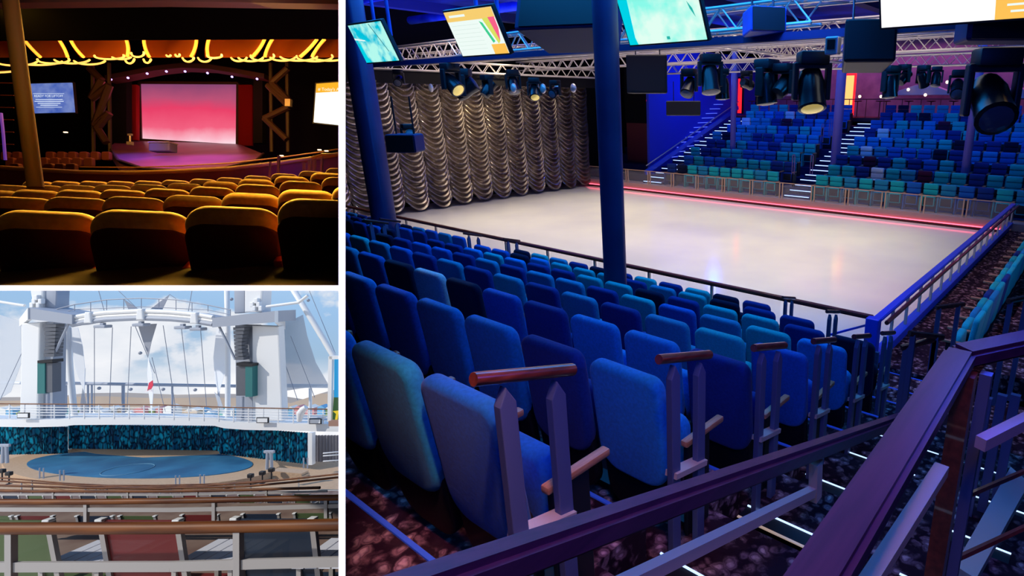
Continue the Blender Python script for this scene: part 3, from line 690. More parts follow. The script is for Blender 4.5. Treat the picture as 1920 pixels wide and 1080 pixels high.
emnoise('scr_map', (0, .55, .72), (.45, .95, .85), 3.2, .42, .56); emnoise('scr_map2', (.25, .95, .80), (.75, 1, .88), 2.2, .4, .6)
def screen(x, y, z, w, yaw, tilt, lab, kind):
    # local axes: x along the width, z up the face, -y towards the viewer
    h = w/1.7
    wd = Vector((math.cos(yaw), math.sin(yaw), 0)); n_ = Vector((math.sin(yaw), -math.cos(yaw), 0)); uv = Vector((0, 0, 1))*math.cos(tilt)+n_*math.sin(tilt); nn = wd.cross(uv)
    R_ = Matrix((wd, -nn, uv)).transposed()
    t = thing('hanging_screen', lab, 'screen', (x, y, z), rot=R_)
    bm = NB(); box(bm, (0, .035, 0), (w+.05, .07, h+.05), bev=.008); obj('housing', bm, 'black', t)
    bm = NB(); box(bm, (0, -.004, 0), (w, .006, h)); face = obj('picture', bm, {'map': 'scr_map', 'list': 'scr_white', 'map2': 'scr_map2', 'big': 'scr_bright'}[kind], t)
    def patch(nm, x0, x1, z0, z1, m_, k=1, tri=None):
        bm = NB()
        pts = tri or [(x0, z0), (x1, z0), (x1, z1), (x0, z1)]
        prism(bm, [((a-.5)*w, -.007-.0015*k, (b-.5)*h) for a, b in pts], (0, .001, 0)); obj(nm, bm, m_, t)
    if kind == 'list':
        patch('title_band', 0, 1, .78, 1, 'scr_yellow'); patch('title_line', .08, .42, .87, .92, 'scr_white', 2)
        for i in range(7): patch('text_line', .05, .62, .68-.09*i, .688-.09*i, 'scr_line', 1)
        patch('pencil', 0, 0, 0, 0, 'scr_pink', 3, [(.86, .80), (.99, .80), (.99, .55), (.93, .28)])
        patch('pencil', 0, 0, 0, 0, 'scr_lime', 2, [(.74, .78), (.86, .80), (.93, .28), (.88, .22)])
        patch('pencil', 0, 0, 0, 0, 'scr_green', 3, [(.66, .74), (.72, .70), (.83, .28), (.78, .25)])
        patch('notice_block', .72, 1, 0, .22, 'scr_orange', 2)
    elif kind == 'map2':
        patch('side_band', 0, 0, 0, 0, 'scr_cyan', 1, [(0, 0), (.12, 0), (.10, .12), (.14, 1), (0, 1)])
        patch('route_line', 0, 0, 0, 0, 'scr_white', 2, [(0, .80), (.5, .70), (.5, .72), (0, .84)])
        patch('leaf', 0, 0, 0, 0, 'scr_green2', 2, [(.86, .62), (.91, .5), (.93, .36), (.88, .50)]); patch('leaf', 0, 0, 0, 0, 'scr_green2', 2, [(.90, .86), (.96, .78), (.93, .70), (.88, .8)])
        patch('emblem', .52, .56, .05, .10, 'scr_green2', 2)
    elif kind == 'map':
        patch('side_band', 0, 0, 0, 0, 'scr_cyan', 1, [(0, 0), (.14, 0), (.10, .5), (.06, .5)])
        patch('coast_line', 0, 0, 0, 0, 'scr_dark', 2, [(.62, .98), (.64, .98), (.86, .25), (.84, .25)])
        patch('route_line', 0, 0, 0, 0, 'scr_white', 2, [(0, .62), (.30, .56), (.3, .59), (0, .67)])
    else:
        patch('notice_block', .66, 1.0, 0, .24, 'scr_orange', 1); patch('picture_strip', .66, 1.0, .25, .36, 'scr_map2', 1)
        for i in range(3): patch('text_line', .70+.02*i, .96-.02*i, .18-.06*i, .20-.06*i, 'scr_white', 2)
        for i in range(3): patch('text_line', .05, .60, .8-.2*i, .804-.2*i, 'scr_line', 1)
    return t
em('scr_cyan', (0, .65, .78)); em('scr_green2', (.02, .45, .38)); em('scr_dark', (.02, .2, .25))
screen(-11.05, 5.70, 5.08, 1.1, .012, .369, 'small hanging screen showing a turquoise map, leftmost over the near stand', 'map')
screen(-8.16, 5.777, 5.077, 1.1, .034, .408, 'hanging screen with a yellow title band and coloured pencils', 'list')
screen(-5.15, 6.39, 5.19, 1.3, -.02, .408, 'large hanging screen showing a bright turquoise chart right of the near column', 'map2')
screen(-1.48, 6.3, 5.26, 1.6, .0, .38, 'largest hanging screen, mostly white with an orange notice block, at the upper right', 'big')
# hangers for the screens
for i, (x, y) in enumerate(((-11.05, 5.9), (-8.16, 6.0), (-5.15, 6.6), (-2.0, 6.5))):
    bm = NB(); tube(bm, [(x-.25, y, 5.2), (x-.25, y, 7.5)], .03, 8); tube(bm, [(x+.25, y, 5.2), (x+.25, y, 7.5)], .03, 8)
    tag(obj('screen_hanger', bm, 'duct'), f'pair of tubes carrying a hanging screen, {ORD[i]} from the left', 'hanger', 'screen hangers')
# remaining hall walls
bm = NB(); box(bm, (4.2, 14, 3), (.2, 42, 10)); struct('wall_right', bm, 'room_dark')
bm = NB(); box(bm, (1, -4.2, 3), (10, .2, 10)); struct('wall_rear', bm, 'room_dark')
bm = NB(); box(bm, (-10, 15, -.6), (30, 42, .2)); struct('floor', bm, 'dark_blue')

# ---------------------------------------------------------------- hall lights
light('AREA', (-12.5, 15, 6.6), 900, (1, .86, .62), 17, (-12.5, 15, 0), sy=11, spread=75, name='ice_wash')
light('SPOT', (-13, 9.2, 6.0), 1500, (1, .78, .42), .1, (-22, 14.6, 3.6), spot=34, blend=.8, name='drape_spot')
light('SPOT', (-18.6, 15.2, 6.2), 700, (1, .8, .45), .05, (-22.4, 15.4, 3.6), spot=46, blend=1, name='drape_spot')
light('SPOT', (-11.3, 7.7, 6.3), 700, (1, .74, .45), .1, (-22, 11.0, 2.5), spot=50, blend=.9, name='drape_spot')
light('AREA', (-5.5, 6.2, 6.4), 330, (.02, .34, 1), 6, (-5.5, 5, 0), sy=4, name='seat_wash')
light('AREA', (-11, 6.2, 6.2), 240, (.02, .30, 1), 4, (-11, 5, 0), name='seat_wash')
light('AREA', (.6, -.5, 6.3), 60, (.01, .12, 1), 1.6, (-4, 3.4, 1.6), name='seat_wash')  # unseen fill added behind the camera to light the seat backs
light('SPOT', (-.7, .55, 5.3), 230, (1, .50, .45), .06, (-2.2, .45, 2.3), spot=40, blend=.8, name='carpet_spot')  # unseen spots added to warm and brighten the carpet near the camera
light('SPOT', (-.55, .72, 6.3), 150, (1, .50, .42), .08, (-1.25, .9, 1.9), spot=50, blend=.9, name='carpet_spot')
light('SPOT', (.25, .2, 6.4), 80, (1, .42, .30), .15, (-1.5, 1.6, 1.9), spot=62, blend=.8, name='carpet_spot')
light('AREA', (-9, 23.5, 6.9), 480, (.02, .22, 1), 16, (-9, 27, 1.5), sy=4, name='far_wash')
light('AREA', (-8, 32, 6.8), 130, (.95, .25, .8), 16, (-8, 32.5, 3.5), sy=1, name='concourse_wash')
light('SPOT', (-2.0, 12, 6.6), 260, (1, .55, .42), .2, (-2.0, 13, .2), spot=60, blend=.8, name='walk_spot')
light('SPOT', (-.4, 8.5, 6.6), 200, (1, .5, .42), .2, (-.5, 9, .5), spot=55, blend=.8, name='walk_spot')
light('AREA', (2.8, 10, 5.8), 110, (.02, .35, 1), 2, (-1.4, 11, .9), name='side_seat_wash')
light('AREA', (-9, 9, 6.0), 420, (.02, .12, 1), 14, (-9, 9, 8), sy=10, name='ceiling_wash')
light('AREA', (-18, 11, 6.0), 260, (.02, .06, 1), 5, (-18, 11, 9), name='ceiling_wash')
light('SPOT', (-10.5, 13, 6.4), 260, (.35, .32, 1), .6, (-11, 13.5, 0), spot=50, blend=1, name='lilac_spot')
light('SPOT', (-4, 6.5, 6.2), 400, (.05, .2, 1), .2, (-2.6, 12, .5), spot=70, blend=.6, name='barrier_spot')
light('POINT', (-17.0, 25.5, 5.2), 150, (.02, .10, 1), .3, name='side_wall_lamp')
light('POINT', (.25, -.1, 4.3), 1.2, (1, .4, .12), .1, name='rail_lamp')  # unseen points added close by to tint the near handrails
light('POINT', (-.75, .35, 4.1), 2.5, (.02, .06, 1), .06, name='rail_lamp')
light('POINT', (-.2, 2.2, 4.0), 32, (.03, .10, 1), .1, name='rail_lamp')
light('POINT', (-.85, 2.6, 3.1), .9, (1, .2, .3), .2, name='rail_lamp')
# ================================================================== THEATRE (upper left)
use('theatre')
TILT = math.radians(24)          # the house is raked, seats lean back with the slope
M['t_seat'] = noisy(mat('gold_velvet', (.42, .24, .06), .7, sheen=.4), (.58, .33, .08), (.70, .42, .12), 30, bump=.05)
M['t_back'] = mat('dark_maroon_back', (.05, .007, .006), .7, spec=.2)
M['t_red'] = mat('red_upholstery', (.65, .05, .02), .7)
M['t_wood'] = mat('theatre_wood', (.16, .035, .015), .4)
M['t_gold'] = mat('gold_edge', (.45, .25, .08), .4)
M['t_floor'] = mat('theatre_carpet', (.015, .004, .004), .9)
M['t_dark'] = mat('theatre_dark_steel', (.05, .025, .02), .6)
M['t_stage'] = noisy(mat('stage_floor', (.25, .1, .22), .35), (.20, .08, .20), (.30, .13, .26), 1.2)
M['t_post'] = mat('mustard_column', (.34, .20, .05), .6)
M['t_mauve'] = mat('mauve_ceiling', (.30, .17, .17), .7)
RT_ = Matrix.Rotation(TILT, 3, 'X')
def make_tseat():
    t = thing('theatre_seat', 'x', 'seat', (0, 0, 0))
    bm = pillow(NB(), .485, .80, .13, -.80, 0, .14, .068, rb=.07, n_=8, k_=6, taper=.08); obj('backrest', bm, 't_seat', t, smooth=True)
    bm = pillow(NB(), .475, .72, .11, -.80, -.006, .05, .02, rb=.07, n_=8, taper=.08); obj('back_panel', bm, 't_back', t, smooth=True)  # added dark maroon panel; the unlit look of the back is in its colour
    bm = pillow(NB(), .42, .62, .11, -.70, .12, .05, .022); obj('front_cushion', bm, 't_red', t, smooth=True)
    bm = NB(); box(bm, (0, .36, -.55), (.47, .42, .12), bev=.04); obj('seat_cushion', bm, 't_red', t, smooth=True)
    for s in (-1, 1):
        bm = NB(); box(bm, (s*.275, .26, -.42), (.05, .36, .05), bev=.015); box(bm, (s*.275, .26, -.62), (.03, .30, .40)); obj('armrest', bm, 't_red', t, smooth=True)
    return t
tp = make_tseat(); firstT = True
def rowpos(us, vf, d, col_lab, group='gold velvet theatre seats'):
    global firstT
    for i, u in enumerate(us):
        v = vf(u); p = P(u, v, d); lab = f'gold-rimmed velvet theatre seat, {ORD[i]} from left, {col_lab}'
        az = math.atan2(p.x, p.y); rot = Matrix.Rotation(-az*.62, 3, 'Z') @ RT_
        if firstT:
            tp.matrix_world = CAM @ Matrix.Translation(p) @ rot.to_4x4(); tp['label'] = lab; tp['group'] = group; firstT = False
        else: dup(tp, p, 0, lab, group, rot=rot)
rowpos([-98, 82, 258, 431, 600], lambda u: 404-.02*max(u-200, 0)-.00012*max(u-250, 0)**2, 3.42, 'nearest row of the theatre')
rowpos([35, 141, 248, 360, 468, 572, 672], lambda u: 375-.00008*max(u-150, 0)**2, 5.35, 'second row from the camera')
rowpos([-12, 66, 147, 229, 311, 395, 480, 562, 640], lambda u: 360-.00010*max(u-150, 0)**2, 7.2, 'third row from the camera')
rowpos([20, 82, 145, 209, 277, 345, 411, 478, 545, 612], lambda u: 350-.00012*max(u-170, 0)**2, 9.0, 'fourth row from the camera')
rowpos([70, 122, 175, 225, 277, 328, 380, 430, 481, 532, 584, 634], lambda u: 342-.00013*max(u-200, 0)**2, 11.4, 'fifth row, farthest from the camera')
# raked floor under the seats
bm = NB(); quad(bm, P(-60, 600, 2.4), P(660, 600, 2.4), P(660, 352, 13), P(-60, 358, 13)); struct('floor', bm, 't_floor')
# curved parapet wall with gold capping beyond the seats
pts = [(-30, 314), (60, 320), (150, 325), (250, 326), (340, 323), (430, 318), (520, 308), (600, 297), (660, 287)]
t = thing('parapet_wall', 'curved maroon parapet with a gold wooden capping beyond the last row of theatre seats', 'wall', P(300, 330, 13.2)); o_ = P(300, 330, 13.2)
M['maroon'] = mat('maroon_panel', (.16, .03, .02), .6)
bm = NB()
for (a, b) in zip(pts, pts[1:]):
    prism(bm, [P(a[0], a[1]+1, 13)-o_, P(b[0], b[1]+1, 13)-o_, P(b[0], 372, 13)-o_, P(a[0], 372, 13)-o_], (0, .12, 0))
obj('panel', bm, 'maroon', t)
bm = NB(); tube(bm, [P(u, v-2, 12.95)-o_ for u, v in pts], .045, 8); obj('capping', bm, 't_gold', t, smooth=True)
bm = NB(); tube(bm, [P(u, v-12+max(0, (150-u))*.02, 13.1)-o_ for u, v in pts[2:]], .014, 6); obj('upper_rail', bm, 't_gold', t, smooth=True)
for i, (u, va, vb, w) in enumerate(((507, 303, 338, .03), (523, 292, 342, .04), (571, 305, 345, .05), (581, 300, 345, .05), (590, 292, 348, .05), (604, 287, 345, .04))):
    bm = NB(); bar(bm, P(u, va, 12), P(u-2, vb, 12), w, w, upv=(0, 1, 0)); M.setdefault('violet_post', mat('violet_post', (.25, .15, .4), .4))
    tag(obj('rail_post', bm, 'violet_post'), f'upright rail post at the right end of the theatre parapet, {ORD[i]} from the left', 'post')
bm = NB(); tube(bm, [P(585, 296, 11.9), P(604, 290, 11.9), P(650, 291, 11.9)], .03, 8); tag(obj('stair_handrail', bm, 't_gold', smooth=True), 'short gold handrail at the right edge above the theatre seats', 'handrail')
# column
bm = NB(); a = P(18, -12, 8.5); b = P(67, 352, 8.5); tube(bm, [a, a.lerp(b, .5), b], .088, 18)
tag(obj('column', bm, 't_post', smooth=True), 'mustard-lit leaning column at the left of the theatre', 'column')
# stage
bm = NB(); out = [(205, 276, 18.8), (222, 262, 20.6), (448, 270, 20.4), (492, 288, 18.2), (478, 302, 16.6), (420, 316, 15.3), (345, 321, 14.8), (270, 317, 15.2), (222, 301, 16.6)]
prism(bm, [P(*q) for q in out], (0, 0, -.25)); tag(obj('stage_floor', bm, 't_stage'), 'purple-lit polished stage floor with a rounded front', 'stage')
bm = NB(); tube(bm, [P(205, 275, 18.6), P(222, 300, 16.5), P(270, 316, 15.1), P(345, 320, 14.7), P(420, 315, 15.2), P(480, 301, 16.5), P(494, 288, 18.1)], .035, 6)
tag(obj('stage_edge_rail', bm, 't_dark', smooth=True), 'dark rail following the rounded front of the stage', 'rail')
# backdrop
m = mat('stage_backdrop', (.02, .01, .01), .5, emit=(1, .3, .4), es=1.0); n, l, b = nodes(m)
tc = n.new('ShaderNodeTexCoord'); sp = n.new('ShaderNodeSeparateXYZ'); nz = n.new('ShaderNodeTexNoise'); nz.inputs['Scale'].default_value = .9; nz.inputs['Detail'].default_value = 5
l.new(tc.outputs['Generated'], sp.inputs[0]); l.new(tc.outputs['Object'], nz.inputs['Vector'])
ma = n.new('ShaderNodeMath'); ma.operation = 'MULTIPLY_ADD'; ma.inputs[1].default_value = .28; l.new(nz.outputs['Fac'], ma.inputs[0]); 
ms = n.new('ShaderNodeMath'); ms.operation = 'SUBTRACT'; ms.inputs[1].default_value = .14; l.new(sp.outputs['Z'], ms.inputs[0]); l.new(ms.outputs[0], ma.inputs[2])
r = n.new('ShaderNodeValToRGB'); e = r.color_ramp.elements; e[0].position = 0; e[0].color = (1, .72, .80, 1); e[1].position = 1; e[1].color = (.22, .06, .16, 1)
for p_, c_ in ((.12, (.95, .45, .55, 1)), (.3, (.88, .12, .22, 1)), (.58, (.80, .05, .14, 1)), (.75, (.48, .08, .18, 1))): x = e.new(p_); x.color = c_
l.new(ma.outputs[0], r.inputs[0]); l.new(r.outputs[0], b.inputs['Emission Color']); M['backdrop'] = m
t = thing('stage_backdrop', 'wide backdrop screen glowing pink and red at the back of the stage', 'screen', P(353, 214, 20.6)); o_ = P(353, 214, 20.6)
bm = NB(); prism(bm, [P(263, 157, 20.6)-o_, P(444, 158, 20.6)-o_, P(443, 271, 20.6)-o_, P(266, 260, 20.6)-o_], (0, .04, 0)); obj('picture', bm, 'backdrop', t)
bm = NB(); q = [(261, 155), (446, 156), (445, 273), (264, 262)]
for a, b_ in zip(q, q[1:]+q[:1]): bar(bm, P(*a, 20.55)-o_, P(*b_, 20.55)-o_, .08, .05, upv=(0, 1, 0))
obj('frame', bm, 't_dark', t)
# red side curtains
M['t_curtain'] = mat('red_stage_curtain', (.55, .02, .03), .7)
for (u0, u1, v0, v1, s_) in ((238, 260, 160, 263, 'left'), (448, 474, 160, 273, 'right')):
    bm = NB(); N_ = 40; a = []; b_ = []
    for i in range(N_+1):
        u = u0+(u1-u0)*i/N_; dd = .09*math.sin(i*1.25)
        a.append(bm.verts.new(P(u, v0, 20.3)+Vector((0, dd, 0)))); b_.append(bm.verts.new(P(u, v1, 20.3)+Vector((0, dd, 0))))
    for i in range(N_): bm.faces.new((a[i], a[i+1], b_[i+1], b_[i]))
    bmesh.ops.solidify(bm, geom=bm.faces[:], thickness=.02)
    tag(obj('stage_curtain', bm, 't_curtain', smooth=True), f'pleated red curtain on the {s_} side of the pink backdrop', 'curtain')
# dark legs and proscenium arch beam
for (u0, u1, s_) in ((206, 237, 'left'), (475, 492, 'right')):
    bm = NB(); prism(bm, [P(u0, 142, 19.8), P(u1, 142, 19.8), P(u1, 268, 19.8), P(u0, 268, 19.8)], (0, .2, 0)); tag(obj('masking_flat', bm, 'room_dark'), f'black masking panel at the {s_} of the stage', 'panel')
bm = NB(); ap = [(196, 141), (240, 133), (290, 123), (340, 118), (390, 120), (440, 128), (495, 138)]
for a, b_ in zip(ap, ap[1:]):
    prism(bm, [P(a[0], a[1], 19.3), P(b_[0], b_[1], 19.3), P(b_[0], b_[1]+9, 19.3), P(a[0], a[1]+9, 19.3)], (0, .4, 0))
M['arch'] = mat('arch_brown', (.05, .017, .017), .6)
tag(obj('stage_arch', bm, 'arch'), 'shallow curved brown beam arching over the stage', 'beam')
M['violet_led'] = mat('violet_spark', (.5, .3, 1), emit=(.45, .32, 1), es=3)
for i, (u, v) in enumerate(((208, 149), (240, 146), (276, 138), (312, 134), (347, 134), (389, 137), (435, 144), (482, 148))):
    bm = NB(); bmesh.ops.create_uvsphere(bm, u_segments=8, v_segments=6, radius=.035, matrix=Matrix.Translation(P(u, v, 19.2)))
    tag(obj('stage_light', bm, 'violet_led'), f'tiny violet light under the stage arch, {ORD[i]} from the left', 'light', 'violet lights under the arch')
# truss towers
def zig(us, vs, lab, w=.10):
    t = thing('truss_tower', lab, 'truss', P(us[0], vs[0], 18)); o_ = P(us[0], vs[0], 18)
    bm = NB()
    for (a, b_) in zip(list(zip(us, vs)), list(zip(us, vs))[1:]): tube(bm, [P(*a, 18)-o_, P(*b_, 18)-o_], w, 8)
    obj('diagonals', bm, 'arch', t, smooth=True)
    for du in (-6, 8):
        bm = NB(); u = (min(us)+max(us))/2+du*2.2; tube(bm, [P(u, 118, 18.1)-o_, P(u+2, 285, 18.1)-o_], .05, 6); obj('upright', bm, 't_dark', t, smooth=True)
zig([168, 190, 172, 205, 178, 205, 182, 200], [128, 150, 185, 160, 235, 212, 240, 268], 'zigzag brown truss tower left of the stage')
zig([540, 510, 545, 502, 542, 496, 538], [128, 155, 192, 160, 200, 222, 262], 'zigzag brown truss tower right of the stage', .09)
bm = NB(); box(bm, P(541, 193, 17.8), (.16, .1, .22)); tag(obj('junction_box', bm, 'alu'), 'small pale box fixed to the right truss tower', 'box')
# road case and stand on the stage
t = thing('road_case', 'grey draped case standing on the middle of the stage', 'case', P(306, 284, 17.6))
bm = NB(); box(bm, (0, 0, .11), (.62, .3, .26), bev=.03); obj('case', bm, 'road', t) if M.setdefault('road', mat('grey_case', (.16, .15, .18), .6)) else None
bm = NB(); box(bm, (0, -.01, .245), (.64, .32, .03)); obj('lid', bm, 'alu', t)
t = thing('lectern', 'tiny pale stand at the left end of the stage', 'stand', P(244, 272, 18.2))
bm = NB(); box(bm, (0, 0, .05), (.14, .1, .1)); obj('base', bm, 'alu', t); bm = NB(); tube(bm, [(0, 0, .1), (0, 0, .3)], .025, 6); obj('pole', bm, 'alu', t); bm = NB(); box(bm, (0, 0, .32), (.12, .06, .06)); obj('head', bm, 'alu', t)
# side monitors
em('mon_orange', (1, .45, .02)); em('mon_white', (.86, 1, .98), 1.15); em('mon_text', (.75, .85, 1)); em('mon_text_w', (1, 1, .8))
emnoise('mon_blue', (.05, .11, .45), (.17, .24, .55), 3, .35, .65)
def monitor(lab, c, m_):
    o_ = P(*c[0], 17); t = thing('wall_screen', lab, 'screen', o_)
    bm = NB(); prism(bm, [P(*q, 17)-o_ for q in c], (0, .03, 0)); obj('picture', bm, m_, t)
    bm = NB(); prism(bm, [P(q[0]+a, q[1]+b_, 17.03)-o_ for q, (a, b_) in zip(c, ((-2, -2), (2, -2), (2, 2), (-2, 2)))], (0, .08, 0)); obj('housing', bm, 'black', t); return t, o_
XR = Matrix.Rotation(PI/2, 3, 'X')
t, o_ = monitor('blue screen with a white headline at the left of the theatre', [(55, 157), (134, 155), (139, 210), (60, 212)], 'mon_blue')
text('headline', 'READY FOR LIFTOFF', .092, 'mon_text', t, P(91, 182, 16.96)-o_, XR)
for i in range(4):
    bm = NB(); box(bm, P(92, 186.5+3.6*i, 16.96)-o_, ((.78, .84, .66, .50)[i], .004, .018)); obj('text_line', bm, 'mon_text', t)
bm = NB(); box(bm, P(91, 175.5, 16.96)-o_, (.9, .004, .01)); box(bm, P(92, 201, 16.96)-o_, (.75, .004, .01)); obj('rule_lines', bm, 'mon_text', t)
t, o_ = monitor('bright white screen with an orange header at the right of the theatre', [(593, 157), (690, 150), (688, 240), (588, 229)], 'mon_white')
bm = NB(); prism(bm, [P(593, 157, 16.97)-o_, P(690, 150, 16.97)-o_, P(689, 168, 16.97)-o_, P(592, 174, 16.97)-o_], (0, .006, 0)); obj('title_band', bm, 'mon_orange', t)
text('headline', '# Today\'s Act', .125, 'mon_text_w', t, P(596, 170, 16.94)-o_, XR, align='LEFT')
# black ceiling valance, mauve front strip, orange shells with glowing rims and neon loops
bm = NB(); prism(bm, [P(-40, 12, 12), P(660, 4, 12), P(660, 72, 12), P(-40, 76, 12)], (0, .03, 0)); tag(obj('valance', bm, 'room_dark'), 'deep black band hanging across the top of the theatre', 'valance')
bm = NB(); prism(bm, [P(-40, -14, 9.5), P(660, -14, 9.5), P(660, 8, 9.5), P(300, 2, 9.5), P(-40, 6, 9.5)], (0, .2, 0)); struct('trim_6', bm, 't_mauve')
M['shell_orange'] = mat('orange_shell', (.75, .22, .04), .5, coat=.2)
M['glow_gold'] = mat('gold_neon', (1, .6, .15), emit=(1, .50, .10), es=1.6)
M['glow_rim'] = mat('orange_rim_light', (1, .5, .1), emit=(1, .30, .03), es=1.6)
SH = [(-60, 20), (42, 112), (128, 240), (266, 372), (388, 500), (508, 598), (606, 700)]
for i, (u0, u1) in enumerate(SH):
    o_ = P((u0+u1)/2, 92, 15); t = thing('ceiling_shell', f'glowing orange shell-shaped ceiling light, {ORD[i]} from the left', 'ceiling light', o_, group='orange ceiling shells')
    bm = NB(); n1, n2 = 14, 8; g = []; sk = (320-(u0+u1)/2)*.10
    for j in range(n2+1):
        f = j/n2; row = []
        for k in range(n1+1):
            s = k/n1*2-1; u = (u0+u1)/2+s*(u1-u0)/2*(1-.16*f*f)+sk*f; v = 72+f*36
            row.append(bm.verts.new(P(u, v, 15+1.3*max(0, 1-s*s)**.5*(.4+.6*(1-f))+.4*f)-o_))
        g.append(row)
    for a, b_ in zip(g, g[1:]):
        for k in range(n1): bm.faces.new((a[k], a[k+1], b_[k+1], b_[k]))
    bmesh.ops.solidify(bm, geom=bm.faces[:], thickness=.03); obj('shell', bm, 'shell_orange', t, smooth=True)
    for s in (-1, 1):
        bm = NB(); pp = []
        for j in range(9):
            f = j/8; u = (u0+u1)/2+s*(u1-u0)/2*(.93-.20*f*f)+sk*f; pp.append(P(u, 73+f*34, 14.96)-o_)
        tube(bm, pp, .035, 6); obj('rim_light', bm, 'glow_rim', t, smooth=True)
NEON = [(-10, 128, 60, 12), (30, 118, 40, 9), (72, 117, 46, 9), (100, 116, 30, 7), (135, 114, 34, 9), (168, 116, 30, 9), (205, 109, 28, 6), (228, 110, 18, 5), (243, 112, 9, 11), (258, 104, 12, 7), (276, 113, 7, 9),
        (316, 107, 4, 3), (333, 107, 4, 3), (353, 110, 11, 10), (384, 110, 13, 10), (402, 108, 14, 5), (448, 110, 15, 9), (470, 110, 24, 9), (492, 109, 22, 9), (530, 110, 24, 8), (560, 108, 36, 10), (590, 110, 34, 9), (618, 108, 34, 10)]
for i, (u, v, rw, rh) in enumerate(NEON):
    bm = NB(); d_ = 13.6-.1*(i % 5); pp = []
    for k in range(17):
        a = PI*(1.08+.84*k/16) if i % 3 else PI*(.95+1.15*k/16)
        pp.append(P(u+rw*math.cos(a), v-4-rh*math.sin(a), d_+.2*math.sin(a*2)))
    tube(bm, pp, .021, 6); tag(obj('neon_loop', bm, 'glow_gold', smooth=True), f'thin gold neon loop hanging below the orange shells, {ORD[i]} from the left', 'light', 'gold neon loops')
# dim balcony seats left of the stage
M['dimred'] = mat('dim_red', (.12, .02, .012), .7)
for k in range(3):
    for i in range(10-k*2):
        u = 8+i*21+k*9; v = 284+k*11
        if 40 < u < 80: continue
        p = P(u, v, 16-k*1.2); bm = NB(); o = rrect(.22, .24, .05, 3, 0, -.24); prism(bm, [p+Vector((x, 0, z)) for x, z in o], (0, .1, 0), bev=.02)
        tag(obj('stalls_seat', bm, 'dimred'), f'dim red seat left of the stage, {ORD[i]} from left, {ORD[k]} row down', 'seat', 'dim red seats left of the stage')
bm = NB(); tube(bm, [P(2, 212, 14), P(6, 250, 14), P(10, 300, 14)], .03, 6); M['violet_glow'] = mat('violet_tube', (.2, .1, 1), emit=(.12, .05, .8), es=.25)
tag(obj('violet_tube', bm, 'violet_glow'), 'violet light tube at the far left edge of the theatre', 'light')
for i in range(7):
    bm = NB(); v = 132+i*23; tube(bm, [P(-30, v, 15), P(26, v+1, 15)], .012, 5); tag(obj('wall_batten', bm, 't_wood'), f'thin horizontal batten on the left theatre wall, {ORD[i]} from the top', 'batten', 'battens on the left theatre wall')
for i, (u, v) in enumerate(((123, 248), (528, 292), (599, 281), (612, 283))):
    bm = NB(); box(bm, P(u, v, 12.5), (.07, .03, .02)); tag(obj('exit_lamp', bm, 'bulb'), f'tiny lit lamp in the dark of the theatre, {ORD[i]} from the left', 'lamp')
# theatre lights
light('AREA', P(300, 20, 13.3), 620, (1, .50, .05), 6, P(290, 380, 8.6), sy=1.5, name='house_light', spread=120)
light('AREA', P(300, -10, 8.9), 330, (1, .50, .05), 4, P(250, 420, 5.0), sy=1, name='house_light', spread=100)
light('AREA', P(300, -20, 5.3), 240, (1, .50, .05), 3, P(300, 440, 3.3), sy=.6, spread=90, name='house_light')
light('SPOT', P(330, 130, 16), 380, (.75, .12, .9), .2, P(340, 300, 16.5), spot=80, blend=.7, name='stage_wash')
light('SPOT', P(190, 150, 16), 260, (.15, .08, 1), .2, P(235, 290, 17), spot=60, blend=.7, name='stage_wash')
for s_ in (P(250, 180, 19), P(460, 180, 19)): light('POINT', s_, 14, (1, .08, .12), .3, name='curtain_lamp')
for u in (80, 185, 320, 445, 553): light('POINT', P(u, 98, 14.1), 130, (1, .45, .06), .3, name='shell_lamp')  # unseen points added in front of the shells so they look lit
light('POINT', P(560, 215, 15), 5, (.05, .5, .8), .3, name='screen_spill')
light('AREA', P(320, 60, 8.5), 12, (1, .6, .6), 5, P(320, -10, 9.4), sy=.4, name='ceiling_strip')  # unseen lamp added to brighten the mauve strip
light('POINT', P(30, 120, 7.6), 9, (1, .6, .15), .2, name='column_lamp')
light('POINT', P(480, 300, 12.3), 8, (.2, .05, 1), .2, name='rail_glow')

# ================================================================== OPEN DECK (lower left)
use('deck')
M['white'] = mat('white_paint', (.80, .80, .80), .45)
M['white_rail'] = mat('white_rail_paint', (.42, .39, .38), .5)  # white darkened; the near deck's shade is put into the colour
M['varnish'] = noisy(mat('varnished_teak', (.2, .07, .02), .5, spec=.25), (.07, .016, .006), (.22, .07, .015), 1.6, vec=(1, 12, 12), detail=6)
M['grey'] = mat('ship_grey', (.35, .38, .45), .5)
M['louvre'] = noisy_louvre = noisy(mat('speaker_louvre', (.08, .09, .11), .5), (.05, .055, .07), (.16, .17, .2), 9, kind='wave', vec=(.1, .1, 1))
[setattr(x, 'bands_direction', 'Z') for x in M['louvre'].node_tree.nodes if x.type == 'TEX_WAVE']
M['dgreen'] = mat('green_panel', (.02, .16, .16), .4)
M['sail'] = mat('shade_sail', (.62, .66, .72), .8, alpha=.55); M['sail_white'] = mat('white_sail', (.9, .92, .95), .8)
M['cable'] = mat('steel_cable', (.30, .32, .38), .5)
M['teak'] = noisy(mat('tan_deck', (.5, .33, .2), .6), (.45, .29, .18), (.58, .40, .26), 14, vec=(.3, 3, 1))
m = mat('blue_pool_cover', (.02, .13, .27), .55); noisy(m, (.015, .10, .22), (.03, .18, .34), .35, detail=6); M['poolblue'] = m
m = mat('aqua_curtain', (.0, .2, .3), .6); n, l, b = nodes(m)
tc = n.new('ShaderNodeTexCoord'); mp = n.new('ShaderNodeMapping'); mp.inputs['Scale'].default_value = (2.3, 2.3, 1.3); v_ = n.new('ShaderNodeTexVoronoi'); v_.inputs['Scale'].default_value = 1.15; v_.feature = 'DISTANCE_TO_EDGE'
